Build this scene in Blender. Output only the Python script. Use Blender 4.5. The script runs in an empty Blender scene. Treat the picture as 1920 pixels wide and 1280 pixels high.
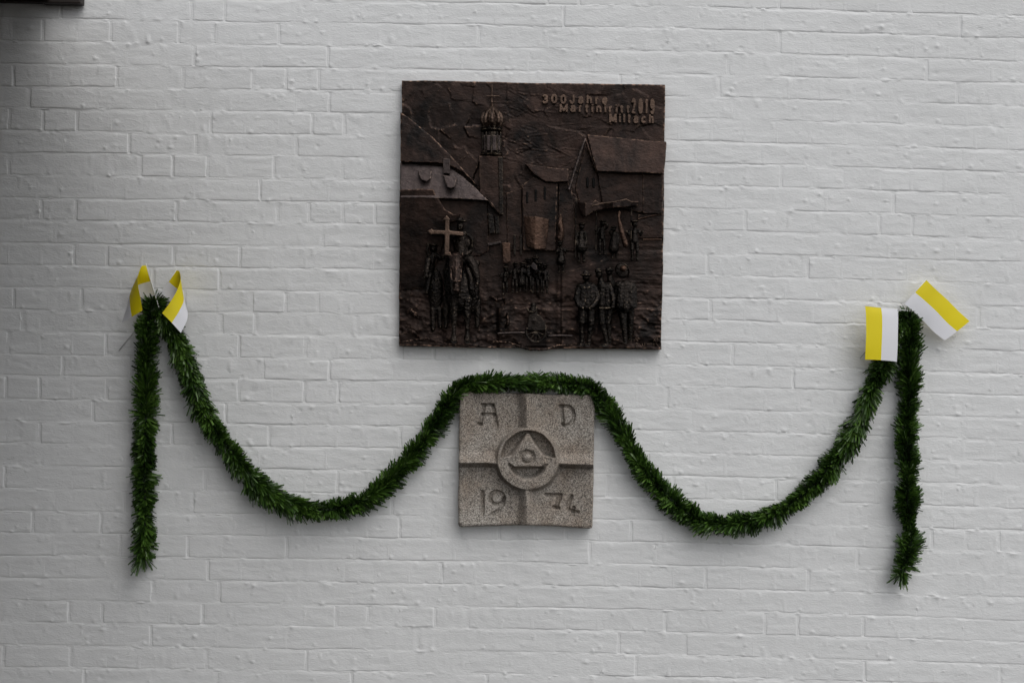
import bpy, bmesh, math, random
import numpy as np
from mathutils import Vector, Matrix

random.seed(7)
RNG = np.random.default_rng(11)
S = bpy.context.scene
C = S.collection

# ------------------------------------------------------------------ camera, sky, sun, exposure
D = 4.6                       # metres from lens to wall face
PX = 0.002                    # one photograph pixel is 2 mm on the wall
ZC = 1.75                     # height of the lens
ROLL = math.radians(0.9)
CR, SR = math.cos(ROLL), math.sin(ROLL)

cam_data = bpy.data.cameras.new("camera")
cam = bpy.data.objects.new("camera", cam_data)
C.objects.link(cam)
cam_data.sensor_width = 36.0
cam_data.lens = 36.0 * D / (1920 * PX)
cam_data.clip_end = 200
cam_data.clip_start = 0.05
m = Matrix(((CR, -SR, 0, 0), (0, 0, -1, -D), (SR, CR, 0, ZC), (0, 0, 0, 1)))
cam.matrix_world = m
S.camera = cam

SUN_TO = Vector((0.28, -0.55, 0.79)).normalized()
world = bpy.data.worlds.new("World")
S.world = world
world.use_nodes = True
wn = world.node_tree
bg = wn.nodes["Background"]
sky = wn.nodes.new("ShaderNodeTexSky")
sky.sky_type = 'NISHITA'
sky.sun_disc = False
sky.sun_elevation = math.asin(SUN_TO.z)
sky.sun_rotation = math.atan2(SUN_TO.x, SUN_TO.y)
sky.dust_density = 1.5
sky.air_density = 1.0
sky.ozone_density = 1.0
hs = wn.nodes.new("ShaderNodeHueSaturation")      # cloud cover takes most of the blue out of the sky
hs.inputs["Saturation"].default_value = 0.20
wn.links.new(sky.outputs[0], hs.inputs["Color"])
wn.links.new(hs.outputs[0], bg.inputs[0])
bg.inputs[1].default_value = 0.115

sun_d = bpy.data.lights.new("sun", 'SUN')
sun_d.energy = 0.85
sun_d.angle = math.radians(50)
sun_d.color = (1.0, 0.985, 0.96)
sun = bpy.data.objects.new("sun", sun_d)
C.objects.link(sun)
sun.rotation_euler = SUN_TO.to_track_quat('Z', 'Y').to_euler()
sun.location = (3, -4, 6)

S.view_settings.view_transform = 'Standard'
S.view_settings.look = 'None'
S.view_settings.gamma = 1.0
S.view_settings.exposure = 0.27
S.view_settings.use_curve_mapping = False

# ------------------------------------------------------------------ helpers
def wxz(px, py):
    """photograph pixel -> x, z on the wall plane (camera roll taken out)"""
    a = (px - 960) * PX; b = (640 - py) * PX
    return a * CR - b * SR, a * SR + b * CR

def at(px, py, d=0.0):
    """the point at distance d in front of the wall seen at that pixel"""
    x, z = wxz(px, py)
    k = (D - d) / D
    return Vector((x * k, -d, ZC + z * k))

def at_np(px, py, d):
    a = (px - 960) * PX; b = (640 - py) * PX
    x = a * CR - b * SR; z = a * SR + b * CR
    k = (D - d) / D
    return np.stack([x * k, -d, ZC + z * k], -1)

def link(name, me, mat=None, parent=None):
    o = bpy.data.objects.new(name, me)
    C.objects.link(o)
    if mat is not None:
        for mm in (mat if isinstance(mat, (list, tuple)) else [mat]):
            me.materials.append(mm)
    if parent is not None:
        o.parent = parent
    return o

def empty(name, loc):
    o = bpy.data.objects.new(name, None)
    o.empty_display_size = 0.1
    C.objects.link(o)
    o.location = loc
    return o

def adopt(o, parent):
    """parent without moving: the meshes are written in world coordinates"""
    o.parent = parent
    o.matrix_parent_inverse = Matrix.Translation(-Vector(parent_loc(parent)))
def parent_loc(p):
    v = Vector(p.location)
    while p.parent is not None:
        v = v + Vector(p.parent.location) + p.matrix_parent_inverse.translation
        p = p.parent
    return v

def tag(o, label, cat, group=None):
    o["label"] = label; o["category"] = cat
    if group: o["group"] = group

def np_mesh(name, verts, quads, smooth=True):
    me = bpy.data.meshes.new(name)
    v = np.ascontiguousarray(verts, dtype=np.float32).reshape(-1, 3)
    q = np.ascontiguousarray(quads, dtype=np.int32).reshape(-1, 4)
    me.vertices.add(len(v)); me.vertices.foreach_set("co", v.ravel())
    me.loops.add(q.size); me.loops.foreach_set("vertex_index", q.ravel())
    me.polygons.add(len(q))
    me.polygons.foreach_set("loop_start", np.arange(0, q.size, 4, dtype=np.int32))
    me.polygons.foreach_set("loop_total", np.full(len(q), 4, dtype=np.int32))
    if smooth:
        me.polygons.foreach_set("use_smooth", np.ones(len(q), dtype=bool))
    me.update(calc_edges=True)
    me.validate()
    return me

def grid_quads(nr, nc, off=0):
    """rows run down, columns run right; faces look toward the camera (-y)"""
    i = np.arange(nr - 1)[:, None] * nc + np.arange(nc - 1)[None, :] + off
    return np.stack([i, i + nc, i + nc + 1, i + 1], -1).reshape(-1, 4)

def smooth01(t):
    t = np.clip(t, 0, 1)
    return t * t * (3 - 2 * t)

def _hash(ix, iy, seed):
    h = (ix.astype(np.int64) * 374761393 + iy.astype(np.int64) * 668265263 + seed * 1442695041) & 0xFFFFFFFF
    h = ((h ^ (h >> 13)) * 1274126177) & 0xFFFFFFFF
    h = (h ^ (h >> 16)) & 0xFFFFFFFF
    return h / 4294967295.0

def vnoise(x, y, seed=0):
    ix = np.floor(x); iy = np.floor(y)
    fx = smooth01(x - ix); fy = smooth01(y - iy)
    a = _hash(ix, iy, seed); b = _hash(ix + 1, iy, seed)
    c = _hash(ix, iy + 1, seed); d = _hash(ix + 1, iy + 1, seed)
    return ((a * (1 - fx) + b * fx) * (1 - fy) + (c * (1 - fx) + d * fx) * fy) * 2 - 1

def fbm(x, y, seed=0, oct=4):
    s = 0; amp = 1; t = 0
    for o in range(oct):
        s = s + amp * vnoise(x * 2 ** o + 17.3 * o, y * 2 ** o - 9.1 * o, seed + o)
        t += amp; amp *= 0.5
    return s / t

# ------------------------------------------------------------------ materials
def new_mat(name):
    mt = bpy.data.materials.new(name); mt.use_nodes = True
    nt = mt.node_tree
    return mt, nt, nt.nodes["Principled BSDF"]

def node(nt, kind, **kw):
    n = nt.nodes.new(kind)
    for k, v in kw.items():
        if k in n.inputs.keys(): n.inputs[k].default_value = v
        else: setattr(n, k, v)
    return n

def ramp(nt, src, stops):
    r = nt.nodes.new("ShaderNodeValToRGB")
    e = r.color_ramp.elements
    while len(e) < len(stops): e.new(0.5)
    for el, (p, c) in zip(e, stops):
        el.position = p; el.color = (c[0], c[1], c[2], 1) if not isinstance(c, (int, float)) else (c, c, c, 1)
    nt.links.new(src, r.inputs[0])
    return r

def objcoord(nt, scale=(1, 1, 1)):
    tc = nt.nodes.new("ShaderNodeTexCoord")
    mp = nt.nodes.new("ShaderNodeMapping"); mp.inputs["Scale"].default_value = scale
    geo = nt.nodes.new("ShaderNodeNewGeometry")
    nt.links.new(geo.outputs["Position"], mp.inputs[0])
    return mp.outputs[0]

def mix_col(nt, fac, a, b, mode='MIX'):
    mx = nt.nodes.new("ShaderNodeMix"); mx.data_type = 'RGBA'; mx.blend_type = mode
    for sock, val in ((mx.inputs[0], fac), (mx.inputs[6], a), (mx.inputs[7], b)):
        if hasattr(val, "links"): nt.links.new(val, sock)
        else: sock.default_value = val if isinstance(val, (int, float)) else (*val, 1)
    return mx.outputs[2]

# white masonry paint
paint, nt, bs = new_mat("white_masonry_paint")
co = objcoord(nt)
n1 = node(nt, "ShaderNodeTexNoise", Scale=2.2, Detail=5.0, Roughness=0.6); nt.links.new(co, n1.inputs["Vector"])
c1 = ramp(nt, n1.outputs["Fac"], [(0.3, (0.735, 0.735, 0.73)), (0.7, (0.79, 0.79, 0.785))])
n1b = node(nt, "ShaderNodeTexNoise", Scale=38.0, Detail=6.0, Roughness=0.75); nt.links.new(co, n1b.inputs["Vector"])
c1b = ramp(nt, n1b.outputs["Fac"], [(0.64, (1, 1, 1)), (0.80, (0.84, 0.82, 0.79))])
nt.links.new(mix_col(nt, 1.0, c1.outputs[0], c1b.outputs[0], 'MULTIPLY'), bs.inputs["Base Color"])
bs.inputs["Roughness"].default_value = 0.62
bs.inputs["Specular IOR Level"].default_value = 0.3
mpc = objcoord(nt, (0.6, 1, 1.5))
n2 = node(nt, "ShaderNodeTexNoise", Scale=150.0, Detail=4.0, Roughness=0.6); nt.links.new(mpc, n2.inputs["Vector"])
b1 = node(nt, "ShaderNodeBump", Strength=0.6, Distance=0.0020); nt.links.new(n2.outputs["Fac"], b1.inputs["Height"])
n2b = node(nt, "ShaderNodeTexNoise", Scale=52.0, Detail=3.0, Roughness=0.55); nt.links.new(mpc, n2b.inputs["Vector"])
r2b = ramp(nt, n2b.outputs["Fac"], [(0.50, 0.0), (0.72, 1.0)])
b2 = node(nt, "ShaderNodeBump", Strength=0.3, Distance=0.0014); nt.links.new(r2b.outputs[0], b2.inputs["Height"]); nt.links.new(b2.outputs[0], b1.inputs["Normal"])
nt.links.new(b1.outputs[0], bs.inputs["Normal"])

def bronze(name, dark, mid, wear, metallic=0.82, rough=(0.27, 0.46), wear_lo=0.52, wear_hi=0.62, bump=(85.0, .0032)):
    mt, nt, bs = new_mat(name)
    co = objcoord(nt)
    n = node(nt, "ShaderNodeTexNoise", Scale=6.5, Detail=7.0, Roughness=0.66, Distortion=0.8); nt.links.new(co, n.inputs["Vector"])
    base = ramp(nt, n.outputs["Fac"], [(0.34, dark), (0.52, [(a + b) / 2 for a, b in zip(dark, mid)]), (0.68, mid)])
    co2 = objcoord(nt, (1.6, 1, 0.9))
    nv = node(nt, "ShaderNodeTexNoise", Scale=24.0, Detail=5.0, Roughness=0.7); nt.links.new(co2, nv.inputs["Vector"])
    vr = ramp(nt, nv.outputs["Fac"], [(0.35, 0.8), (0.7, 1.22)])
    bc = mix_col(nt, 1.0, base.outputs[0], vr.outputs[0], 'MULTIPLY')
    geo = nt.nodes.new("ShaderNodeNewGeometry")
    nw = node(nt, "ShaderNodeTexNoise", Scale=70.0, Detail=3.0); nt.links.new(co, nw.inputs["Vector"])
    wr = ramp(nt, geo.outputs["Pointiness"], [(wear_lo, 0.0), (wear_hi, 1.0)])
    wmul = nt.nodes.new("ShaderNodeMath"); wmul.operation = 'MULTIPLY'
    wn_ = ramp(nt, nw.outputs["Fac"], [(0.46, 0.0), (0.66, 1.0)])
    nt.links.new(wr.outputs[0], wmul.inputs[0]); nt.links.new(wn_.outputs[0], wmul.inputs[1])
    nt.links.new(mix_col(nt, wmul.outputs[0], bc, wear), bs.inputs["Base Color"])
    bs.inputs["Metallic"].default_value = metallic
    rr = ramp(nt, n.outputs["Fac"], [(0.3, rough[0]), (0.7, rough[1])])
    nt.links.new(rr.outputs[0], bs.inputs["Roughness"])
    nb = node(nt, "ShaderNodeTexNoise", Scale=bump[0], Detail=5.0, Roughness=0.65, Distortion=0.8); nt.links.new(objcoord(nt, (0.6, 1, 1.2)), nb.inputs["Vector"])
    b = node(nt, "ShaderNodeBump", Strength=0.6, Distance=bump[1]); nt.links.new(nb.outputs["Fac"], b.inputs["Height"])
    nt.links.new(b.outputs[0], bs.inputs["Normal"])
    return mt

M_dark = bronze("dark_patinated_bronze", (0.0075, 0.0058, 0.0052), (0.046, 0.0275, 0.0215), (0.30, 0.19, 0.135), wear_lo=.507, wear_hi=.56)
M_roof = bronze("grey_brown_bronze", (0.031, 0.025, 0.0245), (0.072, 0.054, 0.050), (0.34, 0.25, 0.20), wear_lo=.508, wear_hi=.57)  # grey light on the upturned left roof is put into this base colour
M_fig = bronze("blackened_bronze", (0.008, 0.007, 0.0065), (0.030, 0.023, 0.019), (0.40, 0.30, 0.21), metallic=0.85, rough=(0.18, 0.40), wear_lo=0.515, wear_hi=0.60, bump=(130.0, .006))
M_copper = bronze("rubbed_copper_bronze", (0.035, 0.021, 0.016), (0.12, 0.068, 0.046), (0.42, 0.27, 0.19), bump=(120.0, .006))
M_slot_shade = bronze("painted_recess_shade", (0.0025, 0.0022, 0.002), (0.005, 0.004, 0.0035), (0.01, 0.008, 0.006))  # near-black colour stands in for shade inside windows; the plates stand proud
M_letter = bronze("rubbed_letter_bronze", (0.055, 0.036, 0.027), (0.135, 0.088, 0.064), (0.42, 0.29, 0.215), bump=(120.0, .004))

# granite
granite, nt, bs = new_mat("speckled_granite")
co = objcoord(nt)
v1 = node(nt, "ShaderNodeTexVoronoi", Scale=400.0); nt.links.new(co, v1.inputs["Vector"])
sepc = nt.nodes.new("ShaderNodeSeparateColor"); nt.links.new(v1.outputs["Color"], sepc.inputs[0])
gr = ramp(nt, sepc.outputs[0], [(0.0, (0.065, 0.058, 0.053)), (0.2, (0.15, 0.134, 0.12)), (0.5, (0.32, 0.292, 0.262)), (0.85, (0.46, 0.425, 0.384)), (1.0, (0.58, 0.545, 0.50))])
n3 = node(nt, "ShaderNodeTexNoise", Scale=7.0, Detail=5.0, Roughness=0.6); nt.links.new(co, n3.inputs["Vector"])
st = ramp(nt, n3.outputs["Fac"], [(0.35, (0.74, 0.66, 0.59)), (0.6, (1, 0.985, 0.96))])
nt.links.new(mix_col(nt, 1.0, gr.outputs[0], st.outputs[0], 'MULTIPLY'), bs.inputs["Base Color"])
bs.inputs["Roughness"].default_value = 0.85
n4 = node(nt, "ShaderNodeTexNoise", Scale=260.0, Detail=3.0); nt.links.new(co, n4.inputs["Vector"])
b4 = node(nt, "ShaderNodeBump", Strength=0.7, Distance=0.002); nt.links.new(n4.outputs["Fac"], b4.inputs["Height"])
nt.links.new(b4.outputs[0], bs.inputs["Normal"])

# garland
needle_mat, nt, bs = new_mat("green_foil_strips")
at_ = nt.nodes.new("ShaderNodeAttribute"); at_.attribute_name = "tint"
nr = ramp(nt, at_.outputs["Fac"], [(0.0, (0.009, 0.021, 0.004)), (0.40, (0.025, 0.060, 0.008)), (0.72, (0.064, 0.134, 0.018)), (0.95, (0.115, 0.205, 0.040)), (1.0, (0.22, 0.31, 0.15))])
nt.links.new(nr.outputs[0], bs.inputs["Base Color"])
bs.inputs["Roughness"].default_value = 0.36
bs.inputs["Specular IOR Level"].default_value = 0.5
cord_mat, nt, bs = new_mat("dark_green_cord")
bs.inputs["Base Color"].default_value = (0.008, 0.02, 0.007, 1); bs.inputs["Roughness"].default_value = 0.8

def paper(name, col, trans):
    mt, nt, bs = new_mat(name)
    bs.inputs["Base Color"].default_value = (*col, 1)
    bs.inputs["Roughness"].default_value = 0.55
    tr = nt.nodes.new("ShaderNodeBsdfTranslucent"); tr.inputs[0].default_value = (*trans, 1)
    mx = nt.nodes.new("ShaderNodeMixShader"); mx.inputs[0].default_value = 0.14
    out = nt.nodes["Material Output"]
    nt.links.new(bs.outputs[0], mx.inputs[1]); nt.links.new(tr.outputs[0], mx.inputs[2])
    nt.links.new(mx.outputs[0], out.inputs[0])
    n = node(nt, "ShaderNodeTexNoise", Scale=40.0, Detail=2.0); nt.links.new(objcoord(nt), n.inputs["Vector"])
    b = node(nt, "ShaderNodeBump", Strength=0.15, Distance=0.002); nt.links.new(n.outputs["Fac"], b.inputs["Height"])
    nt.links.new(b.outputs[0], bs.inputs["Normal"])
    return mt
M_yellow = paper("yellow_paper", (0.93, 0.775, 0.004), (0.93, 0.74, 0.004))
M_white = paper("white_paper", (0.93, 0.925, 0.96), (0.9, 0.9, 0.93))
M_stick, nt, bs = new_mat("white_plastic_stick")
bs.inputs["Base Color"].default_value = (0.7, 0.7, 0.68, 1); bs.inputs["Roughness"].default_value = 0.4

wood, nt, bs = new_mat("dark_stained_wood")
n5 = node(nt, "ShaderNodeTexNoise", Scale=14.0, Detail=6.0); nt.links.new(objcoord(nt, (0.4, 0.4, 6)), n5.inputs["Vector"])
wr_ = ramp(nt, n5.outputs["Fac"], [(0.3, (0.014, 0.009, 0.007)), (0.7, (0.034, 0.021, 0.016))])
nt.links.new(wr_.outputs[0], bs.inputs["Base Color"]); bs.inputs["Roughness"].default_value = 0.6

# ------------------------------------------------------------------ the white brick wall
wall = empty("brick_wall", (0, 0, 0))
tag(wall, "white painted brick wall with lumpy thick paint over its joints", "wall")

X0, X1, Z0, Z1 = -2.75, 2.75, ZC - 1.72, ZC + 1.72
COURSE = 0.0837

lumps = []
for _ in range(4200):
    lumps.append((RNG.uniform(X0, X1), RNG.uniform(Z0, Z1), RNG.uniform(0.0030, 0.0060), RNG.uniform(0.0010, 0.0046) * (1 if RNG.random() < 0.78 else -0.8), RNG.uniform(0.6, 1.8)))
# runs of paint and burrs along the bed joints come from these too
lumps = np.array(lumps)
lump_cells = {}
for i, l in enumerate(lumps):
    lump_cells.setdefault((int(l[0] // 0.1), int(l[1] // 0.1)), []).append(i)

def lump_field(x, z):
    h = np.zeros_like(x)
    cx0, cx1 = int(x.min() // 0.1) - 1, int(x.max() // 0.1) + 1
    cz0, cz1 = int(z.min() // 0.1) - 1, int(z.max() // 0.1) + 1
    for a in range(cx0, cx1 + 1):
        for b in range(cz0, cz1 + 1):
            for i in lump_cells.get((a, b), ()):
                lx, lz, r, hh, el = lumps[i]
                d2 = ((x - lx) / (r * el)) ** 2 + ((z - lz) / r) ** 2
                h += hh * np.exp(-d2)
    return h

def common_relief(x, z):
    """relief the paint layer gives to bricks and joints alike (metres toward the viewer)"""
    h = 0.0013 * fbm(x * 3.1, z * 4.0, 3, 2)
    h += 0.0007 * fbm(x * 20, z * 50, 21, 3)
    h += 0.0008 * fbm(x * 15, z * 85, 33, 3)
    return h

def wander(x, z):
    """bed joints are not ruled lines"""
    return 0.0032 * fbm(x * 8, z * 14, 60, 3) + 0.0013 * fbm(x * 48, z * 40, 61, 2)

def bed_shift(x):
    return -0.0055 * x - 0.0022 * x * x + 0.004 * np.sin(x * 1.3 + 0.4)

# courses, English bond: a course of headers over a course of stretchers
zb = wxz(240, 1257)[1] + ZC + 0.007 - bed_shift(np.array(wxz(240, 1257)[0]))   # a bed joint measured in the photograph
levels = []
z = float(zb)
while z > Z0 - COURSE: z -= COURSE
k = round((z - zb) / COURSE)
while z < Z1:
    levels.append((k, z + random.uniform(-0.002, 0.002)))
    z += COURSE; k += 1
bricks = []   # (x0, x1, z0, z1, is_stretcher)
for i in range(len(levels) - 1):
    kk, zlo = levels[i]; zhi = levels[i + 1][1]
    header = (kk % 2 == 0)
    L = 0.125 if header else 0.250
    x = X0 - 0.3 + (0.0325 if header else 0.095) + random.uniform(-0.012, 0.012)
    while x < X1:
        w = L + random.uniform(-0.006, 0.006)
        if not header and random.random() < 0.06: w = 0.125
        bricks.append((x, x + w, zlo, zhi, not header))
        x += w
JOINT = 0.0046   # half a joint

def joint_open(bi):
    b = bricks[bi]
    return float(_hash(np.array(bi * 1.0), np.array(9.0), 8)) + (-0.06 if b[1] < -0.6 else -0.34 if b[1] > 0.2 else -0.24)

def visible_area(b):
    x0, x1, z0, z1, _ = b
    cx, cz = (x0 + x1) / 2, (z0 + z1) / 2 - ZC + float(bed_shift(np.array((x0 + x1) / 2)))
    hw, hh = 1.92 - 0.02, 1.28 - 0.02
    vx = max(0, min(x1, hw) - max(x0, -hw)); vz = max(0, min(z1 - ZC, hh) - max(z0 - ZC, -hh))
    a = vx * vz
    for (qx0, qy0, qx1, qy1) in ((750, 152, 1245, 653), (860, 700, 1114, 990), (248, 560, 298, 1065), (1680, 590, 1725, 1095)):
        ax0, az1 = wxz(qx0, qy0); ax1, az0 = wxz(qx1, qy1)
        ox = max(0, min(x1, ax1) - max(x0, ax0)); oz = max(0, min(z1 - ZC, az1) - max(z0 - ZC, az0))
        a -= ox * oz
    return a

def brick_arrays(b, step, bi):
    x0, x1, z0, z1, _ = b
    x0 += JOINT; x1 -= JOINT; z0 += JOINT; z1 -= JOINT
    def axis(a, c):
        n = max(3, int(round((c - a - 0.010) / step)))
        return np.concatenate([[a - 0.003, a - 0.001, a + 0.0015, a + 0.004], np.linspace(a + 0.009, c - 0.009, n), [c - 0.004, c - 0.0015, c + 0.001, c + 0.003]])
    ax, az = axis(x0, x1), axis(z0, z1)[::-1]
    X, Z = np.meshgrid(ax, az)
    ex = np.minimum(X - x0, x1 - X); ez = np.minimum(Z - z0, z1 - Z)
    e = np.minimum(ex, ez)
    corner = np.sqrt(np.maximum(0.007 - ex, 0) ** 2 + np.maximum(0.007 - ez, 0) ** 2)
    X2 = X + 0.0022 * fbm(X * 30, Z * 30, 50, 2)
    Z2 = Z + bed_shift(X) + wander(X, Z)
    lift = (_hash(np.array(bi * 1.0), np.array(2.0), 5) - 0.5) * 0.0022
    tx = (_hash(np.array(bi * 1.0), np.array(3.0), 6) - 0.5) * 0.012; tz = (_hash(np.array(bi * 1.0), np.array(4.0), 7) - 0.4) * 0.036
    own = lift + tx * (X - (x0 + x1) / 2) * 0.9 + tz * (Z - (z0 + z1) / 2) + 0.0007 * fbm(X2 * 9 + bi, Z2 * 22 + bi * 2, 70, 3)
    # upright joints: most are choked with paint and only a hint of them is left
    for gap, dist in ((joint_open(bi - 1), X - x0), (joint_open(bi), x1 - X)):
        if gap < 0.5: own = own * smooth01((dist + 0.003) / 0.030) 
    h = own + common_relief(X2, Z2) + lump_field(X2, Z2)
    amp = np.clip(0.0028 + 0.0033 * fbm(X2 * 8, Z2 * 15, 75, 3), 0.0006, 0.0070)        # joints fade in and out under the paint
    lower = smooth01((0.0026 - (Z - z0)) / 0.0056); upper = smooth01((0.0040 - (z1 - Z)) / 0.0075)
    h = h - amp * lower - 0.45 * amp * upper
    for gap, dist in ((joint_open(bi - 1), X - x0), (joint_open(bi), x1 - X)):
        h = h - ((0.0034 + 0.0022 * fbm(X2 * 20, Z2 * 30, 77, 2)) if gap > 0.5 else 0.0003) * smooth01((0.0026 - dist) / 0.0056)
    V = np.stack([X2, -h, Z2], -1)
    return V.reshape(-1, 3), grid_quads(len(az), len(ax))

order = sorted(range(len(bricks)), key=lambda i: -visible_area(bricks[i]))
single = set(order[:300])
rest_v, rest_q, nv = [], [], 0
for i, b in enumerate(bricks):
    seen = visible_area(b) > 0
    V, Q = brick_arrays(b, 0.0056 if seen else 0.03, i)
    if i in single:
        link("brick", np_mesh("brick", V, Q), paint, wall)
    else:
        rest_v.append(V); rest_q.append(Q + nv); nv += len(V)
o = link("brick", np_mesh("brick", np.concatenate(rest_v), np.concatenate(rest_q)), paint, wall)
o["kind"] = "stuff"

# mortar under the paint: one bed, its surface wandering between flush and 6 mm deep
rows = []
for (kk, zl) in levels:
    rows += [zl + q for q in (-0.010, -0.0052, -0.003, -0.001, 0.001, 0.003, 0.0052, 0.010, 0.025, 0.042, 0.059)]
rows = np.array(sorted(rows, reverse=True))
nx, nz = int((X1 - X0) / 0.0066), len(rows)
X, ZR = np.meshgrid(np.linspace(X0, X1, nx), rows)
Z = ZR + bed_shift(X) + wander(X, ZR)
lv = np.array([l[1] for l in levels])
near = lv[np.abs(ZR[:, :1] - lv[None, :]).argmin(1)][:, None]
sj = np.clip((ZR - near) / JOINT, -1, 1)                               # -1 at the lower brick, +1 under the upper one
vis = np.clip(0.44 + 0.95 * fbm(X * 4.2, ZR * 8.0, 90, 4), 0.02, 1.15)
h = -0.0001 - vis * (0.0013 + 0.0013 * sj) + common_relief(X, Z) + lump_field(X, Z) + 0.0005 * fbm(X * 40, Z * 60, 95, 3)
burr = np.clip(fbm(X * 34, Z * 60, 97, 3) - 0.34, 0, 1)                # paint that has gathered and dried along the joints
h += 0.0065 * burr
xs1 = X[0]
for bi, b in enumerate(bricks):                                        # upright joints
    c0, c1 = np.searchsorted(xs1, b[1] - 0.009), np.searchsorted(xs1, b[1] + 0.009)
    r0, r1 = np.searchsorted(-rows, -(b[3] - 0.003)), np.searchsorted(-rows, -(b[2] + 0.003))
    if c0 >= c1 or r0 >= r1: continue
    sl = (slice(r0, r1), slice(c0, c1))
    base_ = common_relief(X[sl], Z[sl]) + lump_field(X[sl], Z[sl])
    h[sl] = base_ + (-0.0014 + 0.0012 * fbm(X[sl] * 20, Z[sl] * 24, 99, 2) if joint_open(bi) > 0.5 else 0.0001 + 0.0005 * fbm(X[sl] * 60, Z[sl] * 40, 98, 2))
o = link("mortar", np_mesh("mortar", np.stack([X, -h, Z], -1), grid_quads(nz, nx)), paint, wall)
# body of the wall behind
bm = bmesh.new()
bmesh.ops.create_cube(bm, size=1.0)
for v in bm.verts:
    v.co = Vector((v.co.x * 5.5, 0.135 + v.co.y * 0.23, ZC + v.co.z * 3.44))
me = bpy.data.meshes.new("wall_core"); bm.to_mesh(me); bm.free()
link("wall_core", me, paint, wall)

# ------------------------------------------------------------------ timber porch roof, upper left
def box_px(name, parent, mat, x0, x1, y0, y1, z0, z1, bev=0.004):
    bm = bmesh.new(); bmesh.ops.create_cube(bm, size=1.0)
    for v in bm.verts:
        v.co = Vector(((x0 + x1) / 2 + v.co.x * (x1 - x0), (y0 + y1) / 2 + v.co.y * (y1 - y0), (z0 + z1) / 2 + v.co.z * (z1 - z0)))
    bmesh.ops.bevel(bm, geom=bm.edges[:], offset=bev, segments=2, affect='EDGES', profile=0.5)
    me = bpy.data.meshes.new(name); bm.to_mesh(me); bm.free()
    o = link(name, me, mat); adopt(o, parent); return o
pz = at(85, 6).z
porch = empty("timber_porch", (at(0, 0).x, -0.4, pz))
tag(porch, "dark brown timber porch, its roof edge cutting the upper corner of the white wall", "porch")
xr = at(88, 0).x; xe = at(160, 0).x; zs = at(45, 4).z
box_px("wall_plate", porch, wood, xr - 0.002, xe, -0.050, -0.006, at(120, 12.5).z, at(120, 12.5).z + 0.17)
for i in range(7):                                                    # boards added out of view, cut obliquely to shade the wall's left
    bx0 = xr + 0.034 + i * 0.145; bx1 = bx0 + 0.140
    bm = bmesh.new()
    ya, yb = -0.10 - (bx0 - xr) * 1.15, -0.10 - (bx1 - xr) * 1.15
    za = zs + 0.004 * (i % 2)
    vs = [bm.verts.new((x, y, z)) for z in (za, za + .026) for x, y in ((bx0, ya), (bx1, yb), (bx1, -3.8), (bx0, -3.8))]
    for f in ((0, 1, 2, 3), (7, 6, 5, 4), (0, 4, 5, 1), (1, 5, 6, 2), (2, 6, 7, 3), (3, 7, 4, 0)): bm.faces.new([vs[k] for k in f])
    bmesh.ops.recalc_face_normals(bm, faces=bm.faces[:])
    me = bpy.data.meshes.new("soffit_shade_board"); bm.to_mesh(me); bm.free()
    adopt(link("soffit_shade_board", me, wood), porch)
for i in range(5):
    bx1 = xr - i * 0.145
    box_px("soffit_shade_board", porch, wood, bx1 - 0.140, bx1, -3.8, -0.036, zs + 0.004 * (i % 2), zs + 0.026 + 0.004 * (i % 2))
box_px("bed_mould", porch, wood, xr - 0.22, xr - 0.004, -0.034, -0.006, at(45, 8.5).z, at(45, 8.5).z + 0.06)
box_px("fascia_board", porch, wood, xr - 0.9, xr + 0.03, -3.835, -3.802, zs - 0.03, zs + 0.18)
box_px("barge_board", porch, wood, xr, xr + 0.03, -3.8, -0.054, zs - 0.006, zs + 0.18)
for i in range(25):  # unseen upright boards, added to keep sky light off the left of the wall
    y1 = -0.008 - i * 0.15
    box_px("added_shade_board", porch, wood, -1.992, -1.967 + 0.006 * (i % 2), y1 - 0.146, y1, Z0, zs - 0.004)

# ------------------------------------------------------------------ bronze relief plaque
plaque = empty("relief_plaque", at(997, 652, 0.0))
tag(plaque, "square dark bronze relief plaque of village procession with raised lettering", "plaque")

def deep(d):
    """the relief stands well out of its plate"""
    return 0.030 + (d - 0.030) * 1.8 if d > 0.030 else d

def PL(o, parent=None):
    adopt(o, parent or plaque); return o

def lerp_edge(pts, t):
    xs = np.array([p[0] for p in pts]); ys = np.array([p[1] for p in pts])
    return np.interp(t, xs, ys)

N = 270
u = np.linspace(0, 1, N); v = np.linspace(0, 1, N)
U, Vv = np.meshgrid(u, v)
left = np.interp(Vv, [0, .3, .7, .82, .84, 1], [754, 752, 749.5, 747.5, 748.5, 748.5])
right = np.interp(Vv, [0, .21, .4, .7, .86, 1], [1247, 1246, 1245.5, 1243, 1240.5, 1240])
PXg = left + (right - left) * U
top = np.interp(U, [0, .2, .5, 1], [151, 152, 156, 158.5])
bot = np.interp(U, [0, .25, .46, .5, .55, .62, 1], [648, 651, 652.5, 656, 656, 653, 655])
PYg = top + (bot - top) * Vv
PXg = PXg + 1.0 * fbm(PXg * .02, PYg * .03, 110, 3); PYg = PYg + 0.8 * fbm(PXg * .03, PYg * .02, 111, 3)
x_, y_ = PXg, PYg
h = 0.0006 * fbm(x_ * .05, y_ * .05, 120, 4) * 3
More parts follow.
